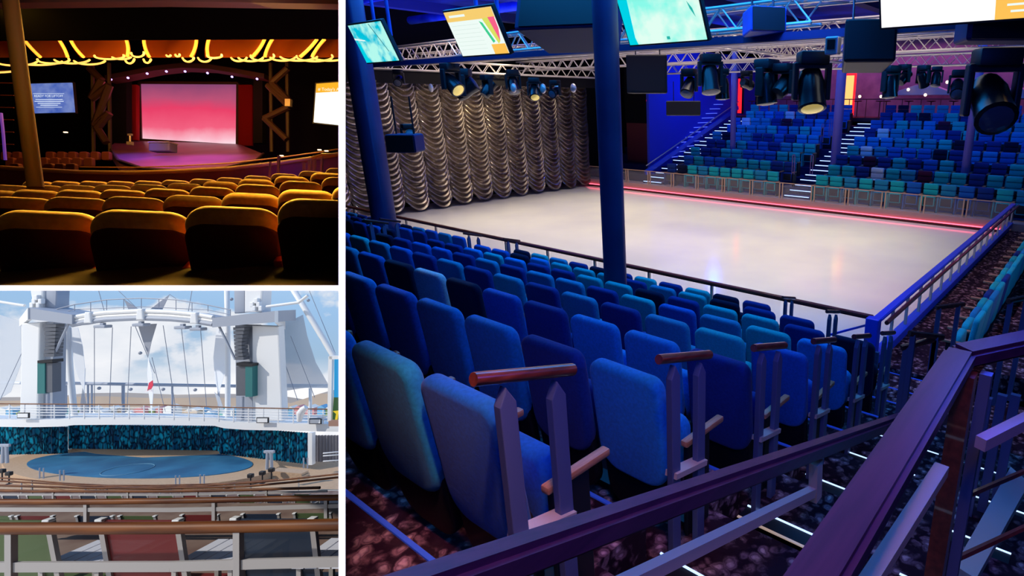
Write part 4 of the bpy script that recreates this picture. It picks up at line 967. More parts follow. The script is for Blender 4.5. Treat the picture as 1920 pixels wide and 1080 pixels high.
v2 = n.new('ShaderNodeTexVoronoi'); v2.inputs['Scale'].default_value = 1.15
l.new(tc.outputs['Object'], mp.inputs[0]); l.new(mp.outputs[0], v_.inputs['Vector']); l.new(mp.outputs[0], v2.inputs['Vector'])
r = n.new('ShaderNodeValToRGB'); e = r.color_ramp.elements; e[0].position = .02; e[0].color = (.002, .03, .09, 1); e[1].position = .22; e[1].color = (.015, .36, .55, 1)
l.new(v_.outputs[0], r.inputs[0]); mx = n.new('ShaderNodeMix'); mx.data_type = 'RGBA'; mx.blend_type = 'MULTIPLY'; mx.inputs[0].default_value = .8
r3 = n.new('ShaderNodeValToRGB'); r3.color_ramp.elements[0].color = (.2, .35, .6, 1); r3.color_ramp.elements[1].color = (1.6, 2.2, 1.8, 1)
sx_ = n.new('ShaderNodeSeparateColor'); l.new(v2.outputs['Color'], sx_.inputs[0]); l.new(sx_.outputs[0], r3.inputs[0]); l.new(r.outputs[0], mx.inputs[6]); l.new(r3.outputs[0], mx.inputs[7]); l.new(mx.outputs[2], b.inputs['Base Color']); M['aqua'] = m
SLING = {}
for k, c in dict(green=(.09, .14, .05), red=(.20, .014, .016), navy=(.006, .024, .06)).items(): M['sling_'+k] = mat('sling_'+k, c, .6, alpha=.82)
M['deck_floor'] = noisy(mat('deck_floor', (.20, .12, .09), .7), (.16, .09, .07), (.26, .18, .14), 2)
M['slat'] = mat('white_slats', (.70, .72, .82), .5)
HS = (872-540)/F*55
def G(u, v): d = HS*F/(v-CY); return P(u, v, d)
# stage: tan surround, blue disc
bm = NB(); pts = []
for k in range(40):
    a = 2*PI*k/40; pts.append(G(262+ (255 if math.sin(a) > 0 else 262)*math.cos(a), 874+37*math.sin(a)-(0 if math.sin(a) > 0 else -6*math.sin(a)*0)))
prism(bm, pts, (0, 0, -.6)); struct('floor', bm, 'teak')
bm = NB(); quad(bm, G(-60, 838), G(700, 838), G(700, 905), G(-60, 905)); bmesh.ops.translate(bm, verts=bm.verts[:], vec=(0, 0, -.65)); struct('floor', bm, 'teak')
bm = NB(); pts = []
for k in range(48):
    a = 2*PI*k/48; pts.append(G(262+212*math.cos(a), 871+26.5*math.sin(a))+Vector((0, 0, .0)))
prism(bm, pts, (0, 0, .06)); tag(obj('pool_cover', bm, 'poolblue'), 'large blue oval floor at the centre of the outdoor stage', 'stage floor')
bm = NB(); c = G(240, 882)
pp = [c+Vector((1.8*math.cos(a), 1.8*math.sin(a), .08)) for a in [2*PI*k/30 for k in range(31)]]; tube(bm, pp, .03, 5); M['lightblue'] = mat('pale_blue_line', (.12, .28, .40), .6)
tag(obj('floor_ring', bm, 'lightblue'), 'faint pale ring drawn on the blue stage floor', 'marking')
# shade trapezoids come from real canopies; tan band behind the oval
bm = NB(); prism(bm, [G(134, 843), G(405, 846), G(408, 853), G(270, 859), G(180, 852)], (0, 0, .09)); tag(obj('stage_apron', bm, 'teak'), 'tan wooden floor strip behind the blue oval', 'floor strip')
# aqua curtain, three pleated runs
def drape(us, vb, vt, lab):
    bm = NB(); A = []; B_ = []; N_ = len(us)
    for i, u in enumerate(us):
        g = G(u, vb(u)); w_ = .12*math.sin(i*1.9); top = g.copy(); top.z = (CY-vt(u))/F*g.y
        A.append(bm.verts.new(g+Vector((0, w_, .02)))); B_.append(bm.verts.new(top+Vector((0, w_, 0))))
    for i in range(N_-1): bm.faces.new((A[i], A[i+1], B_[i+1], B_[i]))
    bmesh.ops.solidify(bm, geom=bm.faces[:], thickness=.04); tag(obj('stage_curtain', bm, 'aqua', smooth=True), lab, 'curtain')
drape([-20+i*1.5 for i in range(99)], lambda u: 853-.02*(u if u > 0 else 0)-(.0)*u, lambda u: 800-.02*max(u, 0)*0, 'aqua patterned curtain at the left of the outdoor stage')
drape([128+i*1.5 for i in range(190)], lambda u: 842+.015*(u-128)-.0*u, lambda u: 796+.01*(u-128), 'aqua patterned curtain across the back of the outdoor stage')
drape([411+i*1.5 for i in range(112)], lambda u: 851+.12*(u-411), lambda u: 799+.075*(u-411), 'aqua patterned curtain at the right of the outdoor stage')
# upper deck: white fascia band following the curtain tops
def band(pts, v0f, v1f, dd, m_, lab, thick=.5):
    bm = NB()
    for a, b_ in zip(pts, pts[1:]):
        prism(bm, [P(a[0], a[1]+v0f, dd), P(b_[0], b_[1]+v0f, dd), P(b_[0], b_[1]+v1f, dd), P(a[0], a[1]+v1f, dd)], (0, thick, 0))
    return obj('deck_edge', bm, m_)
fas = [(-20, 787), (60, 788), (110, 787), (140, 784), (260, 783), (400, 785), (420, 790), (460, 793), (560, 795), (650, 797)]
t_ = band(fas, -1, 13, 55.0, 'white', ''); tag(t_, 'thick white curved edge of the upper deck above the aqua curtain', 'deck edge')
bm = NB(); prism(bm, [P(u, v+3, 55.2) for u, v in fas], (0, 14, 0))
bm.free(); bm = NB()
for a, b_ in zip(fas, fas[1:]): quad(bm, P(a[0], a[1], 55.1), P(b_[0], b_[1], 55.1), P(b_[0], b_[1]-9, 66), P(a[0], a[1]-9, 66))
struct('floor', bm, 'white')
# upper-deck railing
t = thing('deck_railing', 'white railing with a thin brown top rail along the upper deck edge', 'railing', P(320, 780, 55)); o_ = P(320, 780, 55)
rp = [(-20, 757), (140, 758), (300, 759), (430, 764), (650, 768)]
bm = NB(); tube(bm, [P(u, v, 55)-o_ for u, v in rp], .06, 6); obj('top_rail', bm, 'varnish', t)
def rv(u):
    for a, b_ in zip(rp, rp[1:]):
        if a[0] <= u <= b_[0]: return a[1]+(b_[1]-a[1])*(u-a[0])/(b_[0]-a[0])
bm = NB()
for q in (6, 11, 16, 21): tube(bm, [P(u, v+q, 55)-o_ for u, v in rp], .03, 5)
obj('wires', bm, 'white', t)
for i in range(23):
    u = -10+28*i; bm = NB(); bar(bm, P(u, rv(u), 55)-o_, P(u, rv(u)+27, 55)-o_, .07, .07, upv=(0, 1, 0)); obj('post', bm, 'white', t)
for i, u in enumerate((43, 492, 591)):
    v = 779 if i == 0 else (788 if i == 1 else 790); o_ = P(u, v, 54.6); t = thing('deck_lamp_box', f'small white panel in a black frame on the upper deck edge, {ORD[i]} from the left', 'panel', o_)
    bm = NB(); box(bm, (0, 0, 0), (.95, .08, .36)); obj('panel', bm, 'white', t); bm = NB(); box(bm, (0, .05, 0), (1.15, .06, .52)); obj('frame', bm, 'black', t)
# towers
def tower(side, lab):
    s = 1 if side == 'l' else -1; cx0 = 262
    mu = (lambda u: u) if side == 'l' else (lambda u: {52: 515, 36: 530, 40: 522, 62: 490, 75: 472, 103: 438, 135: 398, 98: 443, 100: 441, 70: 473, 84: 460, 90: 455, 101: 439, 55: 492, 80: 458, 105: 437, 93: 448, 112: 432, 130: 410}.get(u, 528-u+2))
    dv = 0 if side == 'l' else 6
    o_ = P(mu(70), 790, 57); t = thing('deck_tower', lab, 'tower', o_)
    bm = NB(); prism(bm, [P(mu(40), 606+dv, 56.5)-o_, P(mu(75), 604+dv, 56.5)-o_, P(mu(70), 790, 56.5)-o_, P(mu(36), 790, 56.5)-o_], (0, .9, 0), bev=.12); obj('shaft', bm, 'white', t)
    bm = NB(); prism(bm, [P(mu(70), 604+dv, 57)-o_, P(mu(100), 604+dv, 57)-o_, P(mu(98), 792, 57)-o_, P(mu(70), 792, 57)-o_], (0, 1.2, 0)); obj('rear_shaft', bm, 'grey', t)
    bm = NB(); prism(bm, [P(mu(52), 577+dv, 55.6)-o_, P(mu(135), 590+dv, 55.6)-o_, P(mu(135), 608+dv, 55.6)-o_, P(mu(52), 598+dv, 55.6)-o_], (0, 3, 0)); obj('platform', bm, 'grey', t)
    bm = NB(); prism(bm, [P(mu(52), 577+dv, 55.5)-o_, P(mu(36), 598+dv, 58)-o_, P(mu(36), 612+dv, 58)-o_, P(mu(52), 599+dv, 55.5)-o_], (0, .4, 0)); obj('platform_side', bm, 'white', t)
    bm = NB(); prism(bm, [P(mu(80), 540, 57.2)-o_, P(mu(105), 540, 57.2)-o_, P(mu(103), 582+dv, 57.2)-o_, P(mu(80), 580+dv, 57.2)-o_], (0, 1.4, 0), bev=.2); obj('upper_column', bm, 'grey', t, smooth=True)
    bm = NB(); prism(bm, [P(mu(55), 540, 57)-o_, P(mu(80), 540, 57)-o_, P(mu(80), 580+dv, 57)-o_, P(mu(62), 580+dv, 57)-o_], (0, 1.4, 0), bev=.15)
    for k in range(5): box(bm, P(mu(62)+k*4*s, 572+dv-(k % 3)*7, 56.8)-o_, (.35, .4, .5), bev=.06)
    obj('machinery', bm, 'white', t)
    bm = NB()
    for k in range(9):
        f0 = k/9; f1 = (k+1)/9; bow = 5*math.sin(PI*f0)
        prism(bm, [P(mu(80)+bow*s, 608+dv+62*f0, 55.8)-o_, P(mu(105)-(1-bow)*s*0-bow*0*s-4*f0*s, 608+dv+62*f0, 55.8)-o_, P(mu(105)-4*f1*s, 608+dv+62*f1-1, 55.8)-o_, P(mu(80)+bow*s, 608+dv+62*f1-1, 55.8)-o_], (0, .8, 0))
    obj('line_array', bm, 'louvre', t)
    bm = NB(); prism(bm, [P(mu(70), 676+dv, 55.7)-o_, P(mu(98), 674+dv, 55.7)-o_, P(mu(98), 680+dv, 55.7)-o_, P(mu(70), 681+dv, 55.7)-o_], (0, 1, 0)); obj('bracket', bm, 'black', t)
    bm = NB(); prism(bm, [P(mu(70), 681+dv, 55.8)-o_, P(mu(84), 681+dv, 55.8)-o_, P(mu(84), 738+dv, 55.8)-o_, P(mu(70), 738+dv, 55.8)-o_], (0, .9, 0)); obj('green_panel', bm, 'dgreen', t)
    bm = NB(); prism(bm, [P(mu(84), 681+dv, 55.9)-o_, P(mu(98), 681+dv, 55.9)-o_, P(mu(98), 736+dv, 55.9)-o_, P(mu(84), 736+dv, 55.9)-o_], (0, .8, 0)); obj('side_panel', bm, 'louvre', t)
    bm = NB(); tube(bm, [P(mu(90), 738+dv, 56)-o_, P(mu(90), 788, 56)-o_], .13, 8); obj('lower_pipe', bm, 'grey', t, smooth=True); bm = NB(); tube(bm, [P(mu(130), 604+dv, 56)-o_, P(mu(100), 668+dv, 56)-o_], .10, 8); obj('strut', bm, 'grey', t, smooth=True)
    return t
tower('l', 'tall white tower with grey louvres and a green panel, left of the outdoor stage')
tower('r', 'tall white tower with grey louvres and a green panel, right of the outdoor stage')
# arch truss
o_ = P(265, 595, 56); t = thing('arch_bridge', 'curved silver truss bridge spanning between the two white towers', 'bridge', o_)
ar = [(135, 596), (160, 591), (200, 586), (262, 583), (320, 585), (365, 589), (400, 595)]
for k, (dv_, r_) in enumerate(((0, .22), (7, .16), (13, .24))):
    bm = NB(); tube(bm, [P(u, v+dv_, 56)-o_ for u, v in ar], r_, 8); obj('beam', bm, 'white' if k < 2 else 'grey', t, smooth=True)
bm = NB()
for a, b_ in zip(ar, ar[1:]): prism(bm, [P(a[0], a[1], 56.2)-o_, P(b_[0], b_[1], 56.2)-o_, P(b_[0], b_[1]+15, 56.2)-o_, P(a[0], a[1]+15, 56.2)-o_], (0, 1.6, 0))
obj('deck_plate', bm, 'grey', t)
for u, v in ((163, 596), (261, 590), (362, 597)):
    bm = NB(); prism(bm, [P(u-5, v-11, 55.6)-o_, P(u+5, v-11, 55.6)-o_, P(u+7, v+10, 55.6)-o_, P(u-7, v+10, 55.6)-o_], (0, .5, 0), bev=.1); obj('clamp', bm, 'white', t)
for u, v in ((193, 612), (265, 609), (343, 614), (372, 617)):
    bm = NB(); box(bm, P(u, v, 56)-o_, (1.1, .8, .28), bev=.06); box(bm, P(u, v-4, 56)-o_, (.3, .3, .3)); obj('hanging_lamp', bm, 'grey', t)
t = thing('bridge_railing', 'thin curved railing above the silver truss bridge', 'railing', o_)
hr = [(105, 580), (140, 571), (200, 562), (265, 559), (330, 562), (390, 572), (432, 581)]
bm = NB(); tube(bm, [P(u, v, 57)-o_ for u, v in hr], .055, 6); obj('top_rail', bm, 'cable', t, smooth=True)
bm = NB(); tube(bm, [P(u, v+(16 if 150 < u < 380 else 9), 57)-o_ for u, v in hr], .035, 5); obj('mid_rail', bm, 'cable', t, smooth=True)
for u, v in hr+[(170, 566), (232, 560), (298, 560), (360, 567)]:
    bm = NB(); tube(bm, [P(u, v, 57)-o_, P(u, v+24 if 150 < u < 380 else v+12, 57)-o_], .03, 5); obj('post', bm, 'cable', t)
# shade sails
def sail(pts, m_, lab, d=56, th=.03):
    bm = NB(); prism(bm, [P(u, v, d) if len(q) == 2 else P(*q) for q in pts for (u, v) in [q[:2]]], (0, th, 0)); tag(obj('shade_sail', bm, m_), lab, 'sail')
sail([(232, 561), (262, 581), (242, 583)], 'cable', 'small dark sail wing rising left above the bridge', 57.8)
sail([(318, 552), (304, 581), (280, 581)], 'cable', 'small dark sail wing rising right above the bridge', 57.8)
sail([(258, 608), (294, 607), (284, 640), (278, 668), (268, 640)], 'cable', 'inverted grey triangular sail hanging under the bridge', 57.5)
sail([(278, 668), (285, 700), (287, 740), (284, 778), (279, 740), (276, 700)], 'sail_white', 'narrow white sail strip hanging below the grey triangle', 57.5)
sail([(128, 614), (146, 614), (155, 650), (159, 690), (158, 735), (150, 715), (141, 690)], 'sail_white', 'white crescent sail beside the left tower', 60)
sail([(406, 616), (425, 620), (424, 690), (410, 738), (403, 715), (400, 670)], 'sail_white', 'white crescent sail beside the right tower', 60)
sail([(-20, 585), (0, 590), (18, 596), (38, 602), (40, 680), (20, 735), (-20, 760)], 'sail', 'large translucent grey sail at the left edge', 59)
sail([(519, 606), (548, 600), (568, 590), (576, 630), (592, 680), (616, 722), (566, 728), (522, 735)], 'sail', 'large translucent grey sail right of the right tower', 59)
sail([(160, 690), (158, 740), (166, 775), (148, 775)], 'sail', 'thin grey sail foot between the left tower and the stage', 60.5)
sail([(402, 735), (412, 745), (422, 775), (414, 776)], 'sail', 'thin grey sail foot beside the right tower', 60.5)
# masts, pipes, cables
def pipe(pts, r_, m_, lab, name='mast', d=58):
    bm = NB(); tube(bm, [P(u, v, d) for u, v in pts], r_, 10); tag(obj(name, bm, m_, smooth=True), lab, name.replace('_', ' '))
pipe([(542, 530), (580, 592), (628, 672)], .27, 'white', 'thick white mast slanting down at the upper right of the deck')
pipe([(120, 530), (126, 600), (132, 700), (140, 782)], .26, 'white', 'pale curved mast right of the left tower', d=60)
pipe([(425, 530), (427, 620), (427, 782)], .24, 'white', 'pale upright mast left of the right tower', d=60)
pipe([(-10, 564), (46, 573)], .13, 'white', 'short white boom at the upper left of the deck', 'boom', 57)
pipe([(500, 575), (560, 567), (577, 554)], .14, 'white', 'short white boom at the upper right of the deck', 'boom', 57)
pipe([(100, 718), (270, 721), (452, 724)], .16, 'grey', 'long grey pipe spanning between the towers', 'pipe', 62)
pipe([(-20, 717), (40, 718)], .16, 'white', 'white pipe left of the left tower', 'pipe', 62)
pipe([(508, 723), (618, 724)], .2, 'white', 'white pipe right of the right tower', 'pipe', 62)
pipe([(582, 728), (582, 790)], .16, 'white', 'white post below the right pipe', 'post', 62)
for i, u in enumerate((116, 124, 165, 172, 231, 323, 410)): pipe([(u, 722), (u, 775)], .09 if i != 4 else .14, 'grey', f'grey post under the long pipe, {ORD[i]} from the left', 'post', 62)
for i, (a, b_) in enumerate((((177, 614), (177, 772)), ((211, 614), (205, 772)), ((246, 612), (238, 772)), ((252, 608), (290, 700)), ((306, 610), (330, 772)), ((340, 614), (358, 772)), ((376, 616), (388, 772)), ((185, 545), (200, 600)), ((222, 545), (262, 583)), ((360, 545), (352, 590)), ((318, 552), (330, 560)), ((520, 640), (558, 750)), ((545, 630), (590, 745)), ((580, 545), (640, 690)), ((60, 620), (0, 750)), ((285, 670), (310, 772)))):
    pipe([a, b_], .028, 'cable', f'thin rigging cable on the open deck, {ORD[i]} of sixteen', 'cable', 58.5)
for i, (u, v) in enumerate(((186, 728), (245, 730), (306, 730), (366, 731), (263, 662), (578, 563), (116, 556), (434, 561))):
    bm = NB(); bmesh.ops.create_uvsphere(bm, u_segments=8, v_segments=6, radius=.16, matrix=Matrix.Translation(P(u, v, 58))); tag(obj('rigging_lamp', bm, 'cable', smooth=True), f'small dark lamp or pulley on the deck rigging, {ORD[i]} of eight', 'lamp')
# flag
M['flag_red'] = mat('flag_red', (.75, .05, .10), .7); M['flag_white'] = mat('flag_white', (.9, .8, .8), .7)
o_ = P(282, 735, 57); t = thing('flag', 'small red and white flag flying in front of the white sail strip', 'flag', o_)
bm = NB(); prism(bm, [P(286, 713, 57)-o_, P(279, 718, 57)-o_, P(276, 733, 57)-o_, P(283, 730, 57)-o_, P(287, 722, 57)-o_], (0, .04, 0)); obj('red_field', bm, 'flag_red', t)
bm = NB(); prism(bm, [P(276, 730, 57)-o_, P(270, 735, 57)-o_, P(277, 734, 57)-o_, P(285, 734, 57)-o_, P(283, 729, 57)-o_], (0, .04, 0)); obj('white_field', bm, 'flag_white', t)
# side screen at the right edge
o_ = P(632, 728, 52); t = thing('deck_screen', 'upright screen at the right edge showing blue sky, green leaves and yellow fruit', 'screen', o_)
em('sky_pic', (.0, .28, .62)); em('leaf_pic', (.02, .08, .02)); em('fruit_pic', (.75, .55, .02))
bm = NB(); prism(bm, [P(627, 674, 52)-o_, P(660, 674, 52)-o_, P(660, 745, 52)-o_, P(626, 745, 52)-o_], (0, .1, 0)); obj('sky_image', bm, 'sky_pic', t)
bm = NB(); prism(bm, [P(626, 745, 52)-o_, P(660, 745, 52)-o_, P(660, 788, 52)-o_, P(623, 788, 52)-o_], (0, .1, 0)); obj('leaf_image', bm, 'leaf_pic', t)
bm = NB(); prism(bm, [P(624, 771, 51.95)-o_, P(660, 767, 51.95)-o_, P(660, 774, 51.95)-o_, P(634, 776, 51.95)-o_, P(632, 788, 51.95)-o_, P(628, 788, 51.95)-o_, P(630, 776, 51.95)-o_], (0, .05, 0)); obj('fruit_image', bm, 'fruit_pic', t)
bm = NB(); bar(bm, P(621, 668, 51.9)-o_, P(619, 790, 51.9)-o_, .32, .3, upv=(0, 1, 0)); bar(bm, P(619, 670, 51.9)-o_, P(660, 670, 51.9)-o_, .3, .3); obj('frame', bm, 'white', t)
bm = NB(); box(bm, P(640, 793, 51.5), (1.9, .6, .45)); tag(obj('planter', bm, 'maroon2' if M.setdefault('maroon2', mat('brown_planter', (.35, .2, .15), .6)) else ''), 'brown box under the screen at the right edge', 'box')
bm = NB(); tube(bm, [P(u, v, 54) for u, v in ((574, 763), (568, 768), (563, 775), (561, 790))], [.22, .3, .33, .2], 10); tag(obj('deck_vent', bm, 'white', smooth=True), 'bent white ventilation hood on the upper deck right of the tower', 'vent')
# far shore and town
M['shore'] = noisy(mat('far_shore', (.42, .33, .27), .9), (.36, .30, .26), (.52, .40, .30), .02); M['sea'] = mat('far_water', (.35, .40, .46), .5)
bm = NB(); top = [(-40, 752), (60, 751), (120, 744), (200, 743), (300, 747), (380, 745), (440, 746), (500, 749), (545, 756), (600, 738), (640, 738), (700, 740)]
prism(bm, [P(u, v, 230) for u, v in top]+[P(700, 792, 230), P(-40, 792, 230)], (0, 8, 0)); struct('hills', bm, 'shore')
bm = NB(); box(bm, P(320, 792, 210), (180, 16, 1.5)); struct('sea', bm, 'sea')
tc_ = [('town_blue', (.15, .38, .6)), ('town_teal', (.2, .5, .45)), ('town_pink', (.6, .25, .25)), ('town_white', (.75, .75, .72)), ('town_green', (.3, .42, .15)), ('town_sand', (.55, .42, .3))]
for k, c in tc_: M[k] = mat(k, c, .7)
for i in range(34):
    u = 8+i*18.6+random.uniform(-4, 4); k = tc_[random.choice((0, 0, 1, 2, 3, 3, 4, 5))][0]; w = random.uniform(2, 4.2); h = random.uniform(1.2, 2.6); o_ = P(u, random.uniform(776, 783), 205+random.uniform(-5, 5))
    t = thing('harbour_building', f'tiny {k[5:]} harbour building beyond the deck rail, {ORD[i] if i < 30 else ("thirty-first", "thirty-second", "thirty-third", "thirty-fourth")[i-30]} from the left', 'building', o_, group='harbour buildings')
    bm = NB(); box(bm, (0, 0, h/2), (w, 3, h)); obj('walls', bm, k, t); bm = NB(); prism(bm, [(-w/2-.1, -1.6, h), (w/2+.1, -1.6, h), (0, -1.6, h+.8)], (0, 3.2, 0)); obj('roof', bm, 'town_white' if i % 2 else k, t)
# bollard lamps and twin posts at the stage edge
for i, (u, v) in enumerate(((4, 892), (17, 897), (470, 901), (492, 896), (509, 890))):
    o_ = P(u, v+10, 47); t = thing('stage_spot', f'small black floodlight on a stand at the stage edge, {ORD[i]} from the left', 'lamp', o_, group='floodlights at the stage edge')
    bm = NB(); lathe(bm, [(.22, 0), (.05, .05), (.05, .7)], seg=8); obj('stand', bm, 'black', t); bm = NB(); box(bm, (0, 0, .82), (.42, .3, .32), bev=.06); obj('head', bm, 'black', t)
for i, (u, v) in enumerate(((78, 889), (116, 893), (333, 903), (379, 901), (573, 870))):
    o_ = P(u, v+8, 48); t = thing('twin_post', f'pair of short chrome posts at the front of the outdoor stage, {ORD[i]} from the left', 'post', o_, group='twin chrome posts')
    for s in (-.16, .16):
        bm = NB(); tube(bm, [(s, 0, 0), (s, 0, .85)], .05, 6); obj('tube', bm, 'grey', t, smooth=True)
for i, (u, v) in enumerate(((9, 868), (505, 880))):
    o_ = P(u, v, 50); t = thing('deck_telescope', ('chrome two-legged stand at the far left of the outdoor stage', 'chrome two-legged stand in front of the right aqua curtain')[i], 'stand', o_)
    bm = NB(); tube(bm, [(-.2, 0, 0), (-.15, 0, 1.5)], .12, 8); tube(bm, [(.2, 0, 0), (.15, 0, 1.5)], .12, 8); obj('leg', bm, 'grey', t, smooth=True); bm = NB(); box(bm, (0, 0, 1.5), (.9, .2, .25), bev=.05); obj('crossbar', bm, 'grey', t)
# door post, grey curtain and steps at the right
bm = NB(); prism(bm, [P(577, 812, 53), P(585, 812, 53), P(585, 872, 53), P(577, 872, 53)], (0, .5, 0)); tag(obj('white_pillar', bm, 'white'), 'white pillar at the right end of the aqua curtain', 'pillar')
M['grey_cloth'] = mat('grey_cloth', (.36, .35, .38), .8)
bm = NB(); a = []; b_ = []
for i in range(40):
    u = 585+i*1.6; a.append(bm.verts.new(P(u, 816, 54)+Vector((0, .1*math.sin(i*1.7), 0)))); b_.append(bm.verts.new(P(u, 866, 54)+Vector((0, .1*math.sin(i*1.7), 0))))
for i in range(39): bm.faces.new((a[i], a[i+1], b_[i+1], b_[i]))
bmesh.ops.solidify(bm, geom=bm.faces[:], thickness=.04); tag(obj('grey_curtain', bm, 'grey_cloth', smooth=True), 'grey pleated curtain right of the white pillar', 'curtain')
for i in range(3):
    bm = NB(); q = [P(515+i*4, 882+i*5, 48), P(572+i*2, 887+i*5, 48)]; bar(bm, q[0], q[1], .9, .2); tag(obj('deck_step', bm, 'teak'), f'low step at the right front of the outdoor stage, {ORD[i]} from the top', 'step')
for i, (v0, v1) in enumerate(((850, 846), (855, 852), (865, 862))): pipe([(606, v0), (645, v1)], .05, 'white', f'thin white handrail tube at the right edge of the deck, {ORD[i]} from the top', 'handrail', 48)

# seating tiers below the camera
tiers = [(2.6, 5.6, -2.62), (5.6, 8.2, -3.3), (8.2, 12.0, -4.4), (12, 17, -6.35), (17, 23, -8.1), (23, 30, -10.8), (30, 38, -13.6), (38, 47.5, -16.4)]
for d0, d1, z in tiers:
    bm = NB(); xa = (-60-CX)/F; xb = (655-CX)/F; prism(bm, [(xa*d0, d0, z), (xb*d0, d0, z), (xb*d1, d1, z), (xa*d1, d1, z)], (0, 0, -3.2)); struct('floor', bm, 'deck_floor')
def teak_rail(name_lab, pts, d, r_, posts, flat=None, zdrop=1.0):
    o_ = P(*pts[0], d); t = thing('teak_railing', name_lab, 'railing', o_)
    def at(u):
        for a, b_ in zip(pts, pts[1:]):
            if a[0] <= u <= b_[0]: return a[1]+(b_[1]-a[1])*(u-a[0])/(b_[0]-a[0])
        return pts[-1][1]
    bm = NB(); tube(bm, [P(u, at(u), d)-o_ for u in range(int(pts[0][0]), int(pts[-1][0])+1, 20)], r_, 16); obj('hand_rail', bm, 'varnish', t, smooth=True)
    for u in posts:
        bm = NB(); p = P(u, at(u), d)-o_; bar(bm, p, (p.x, p.y, p.z-zdrop), r_*1.1, r_*1.1, upv=(0, 1, 0)); obj('post', bm, 'white_rail', t)
    if flat:
        bm = NB()
        for a, b_ in zip(flat[0], flat[0][1:]): bar(bm, P(*a, d)-o_, P(*b_, d)-o_, .02, flat[1])
        obj('flat_bar', bm, 'white_rail', t)
    return t
teak_rail('varnished wooden handrail nearest the camera above the deck chairs', [(-40, 991), (12, 991), (320, 990), (480, 987), (680, 983)], 3.7, .037, (21, 447), ([(-40, 1063), (320, 1062), (480, 1057), (680, 1052)], .062), .4)
teak_rail('varnished wooden handrail second from the camera', [(-40, 941), (160, 941), (320, 939), (480, 936), (680, 932)], 7.3, .036, (162, 402, 612), ([(-40, 955), (320, 956), (480, 953), (680, 947)], .05), .25)
teak_rail('varnished wooden handrail third from the camera', [(-40, 919), (60, 921), (320, 921), (480, 918), (614, 914)], 15, .036, (100, 240, 370, 500), ([(-40, 927), (320, 928), (614, 921)], .05), .3)
teak_rail('thin wooden handrail fourth from the camera', [(-40, 909), (60, 912), (160, 915), (300, 916), (460, 912), (560, 903), (680, 890)], 24, .045, (60, 200, 340, 470), None, .5)
teak_rail('thin wooden handrail fifth from the camera, near the stage front', [(-40, 900), (60, 905), (160, 911), (262, 913), (380, 911), (500, 903), (680, 884)], 34, .05, (40, 160, 300, 420, 560), None, .7)
teak_rail('thin wooden handrail along the curved stage front', [(-40, 893), (40, 899), (120, 906), (200, 910), (300, 910), (420, 907), (520, 899)], 42, .05, (60, 180, 320, 440), None, .7)
# deck chairs
def make_chair():
    t = thing('deck_chair', 'x', 'chair', (0, 0, 0)); w = .52
    for s in (-1, 1):
        bm = NB(); bar(bm, (s*w/2, 0, 0), (s*w/2, .10, -.62), .035, .03, upv=(0, 1, 0)); obj('frame_side', bm, 'white_rail', t)
        bm = NB(); bar(bm, (s*w/2, .06, -.36), (s*w/2, .50, -.36), .045, .03); obj('armrest', bm, 'white_rail', t)
        bm = NB(); bar(bm, (s*w/2, .48, -.36), (s*w/2, .48, -.85), .03, .03, upv=(0, 1, 0)); bar(bm, (s*w/2, .08, -.5), (s*w/2, .08, -.85), .03, .03, upv=(0, 1, 0)); obj('leg', bm, 'white_rail', t)
        bm = NB(); box(bm, (s*w/2, 0, .004), (.05, .05, .02), bev=.006); obj('frame_cap', bm, 'white', t)
    bm = NB(); prism(bm, [(-w/2+.018, 0, 0), (w/2-.018, 0, 0), (w/2-.018, .098, -.60), (-w/2+.018, .098, -.60)], (0, .012, 0)); obj('sling_back', bm, 'sling_red', t)
    bm = NB(); box(bm, (0, .30, -.60), (w-.03, .40, .012)); obj('sling_seat', bm, 'sling_red', t)
    return t
cp = make_chair(); cs = {}
nb = [c.data for c in cp.children if c.name.startswith('sling')]
for k in ('green', 'red', 'navy'): cs[k] = {x.name: recolour(x, 'sling_'+k) for x in nb}
firstC = True
def chairs(us, v, d, labrow, seq, sc=1):
    global firstC
    for i, u in enumerate(us):
        k = seq[i % len(seq)]; vv = v(u) if callable(v) else v; p = P(u, vv, d); az = math.atan2(p.x, p.y)
        lab = f'white-framed deck chair with {k} sling back, {ORD[i]} from left in the {labrow}'
        dup(cp, p, random.uniform(-.02, .02), lab, 'sling deck chairs', swap=cs[k])
chairs([20, 262, 514], lambda u: 976-.010*max(u-250, 0), 3.92, 'nearest row', ('green', 'red', 'navy'))
chairs([-12, 66, 178, 258, 375, 489, 586], lambda u: 968-.016*max(u-250, 0), 8.6, 'second row', ('green', 'red', 'navy', 'green', 'red', 'navy', 'green'))
chairs([2, 70, 138, 206, 277, 340, 408, 464, 540], lambda u: 948-.01*max(u-300, 0), 12.6, 'third row', ('red', 'navy', 'green', 'red', 'navy', 'green', 'red', 'navy', 'green'))
chairs([20, 66, 118, 165, 214, 262, 310, 358, 410, 462, 514, 566], lambda u: 930-.012*max(u-300, 0), 19, 'fourth row', ('navy', 'green', 'red', 'navy', 'green'))
for x in [cp]+list(cp.children): bpy.data.objects.remove(x)
# slatted side tables
def table(u, v, d, i):
    o_ = P(u, v, d); t = thing('slatted_table', f'low white slatted table between deck chairs, {ORD[i]} from the left', 'table', o_, group='white slatted tables')
    bm = NB()
    for k in range(5): box(bm, (-.18+.09*k, .16, 0), (.078, .44, .02))
    obj('table_top', bm, 'slat', t); bm = NB()
    for sx in (-1, 1):
        for sy in (-.02, .34): bar(bm, (sx*.19, sy, 0), (sx*.19, sy, -.45), .03, .03, upv=(0, 1, 0))
    obj('leg', bm, 'white_rail', t)
for i, u in enumerate((138, 386, 618)): table(u, 1060-i*2, 4.0, i)
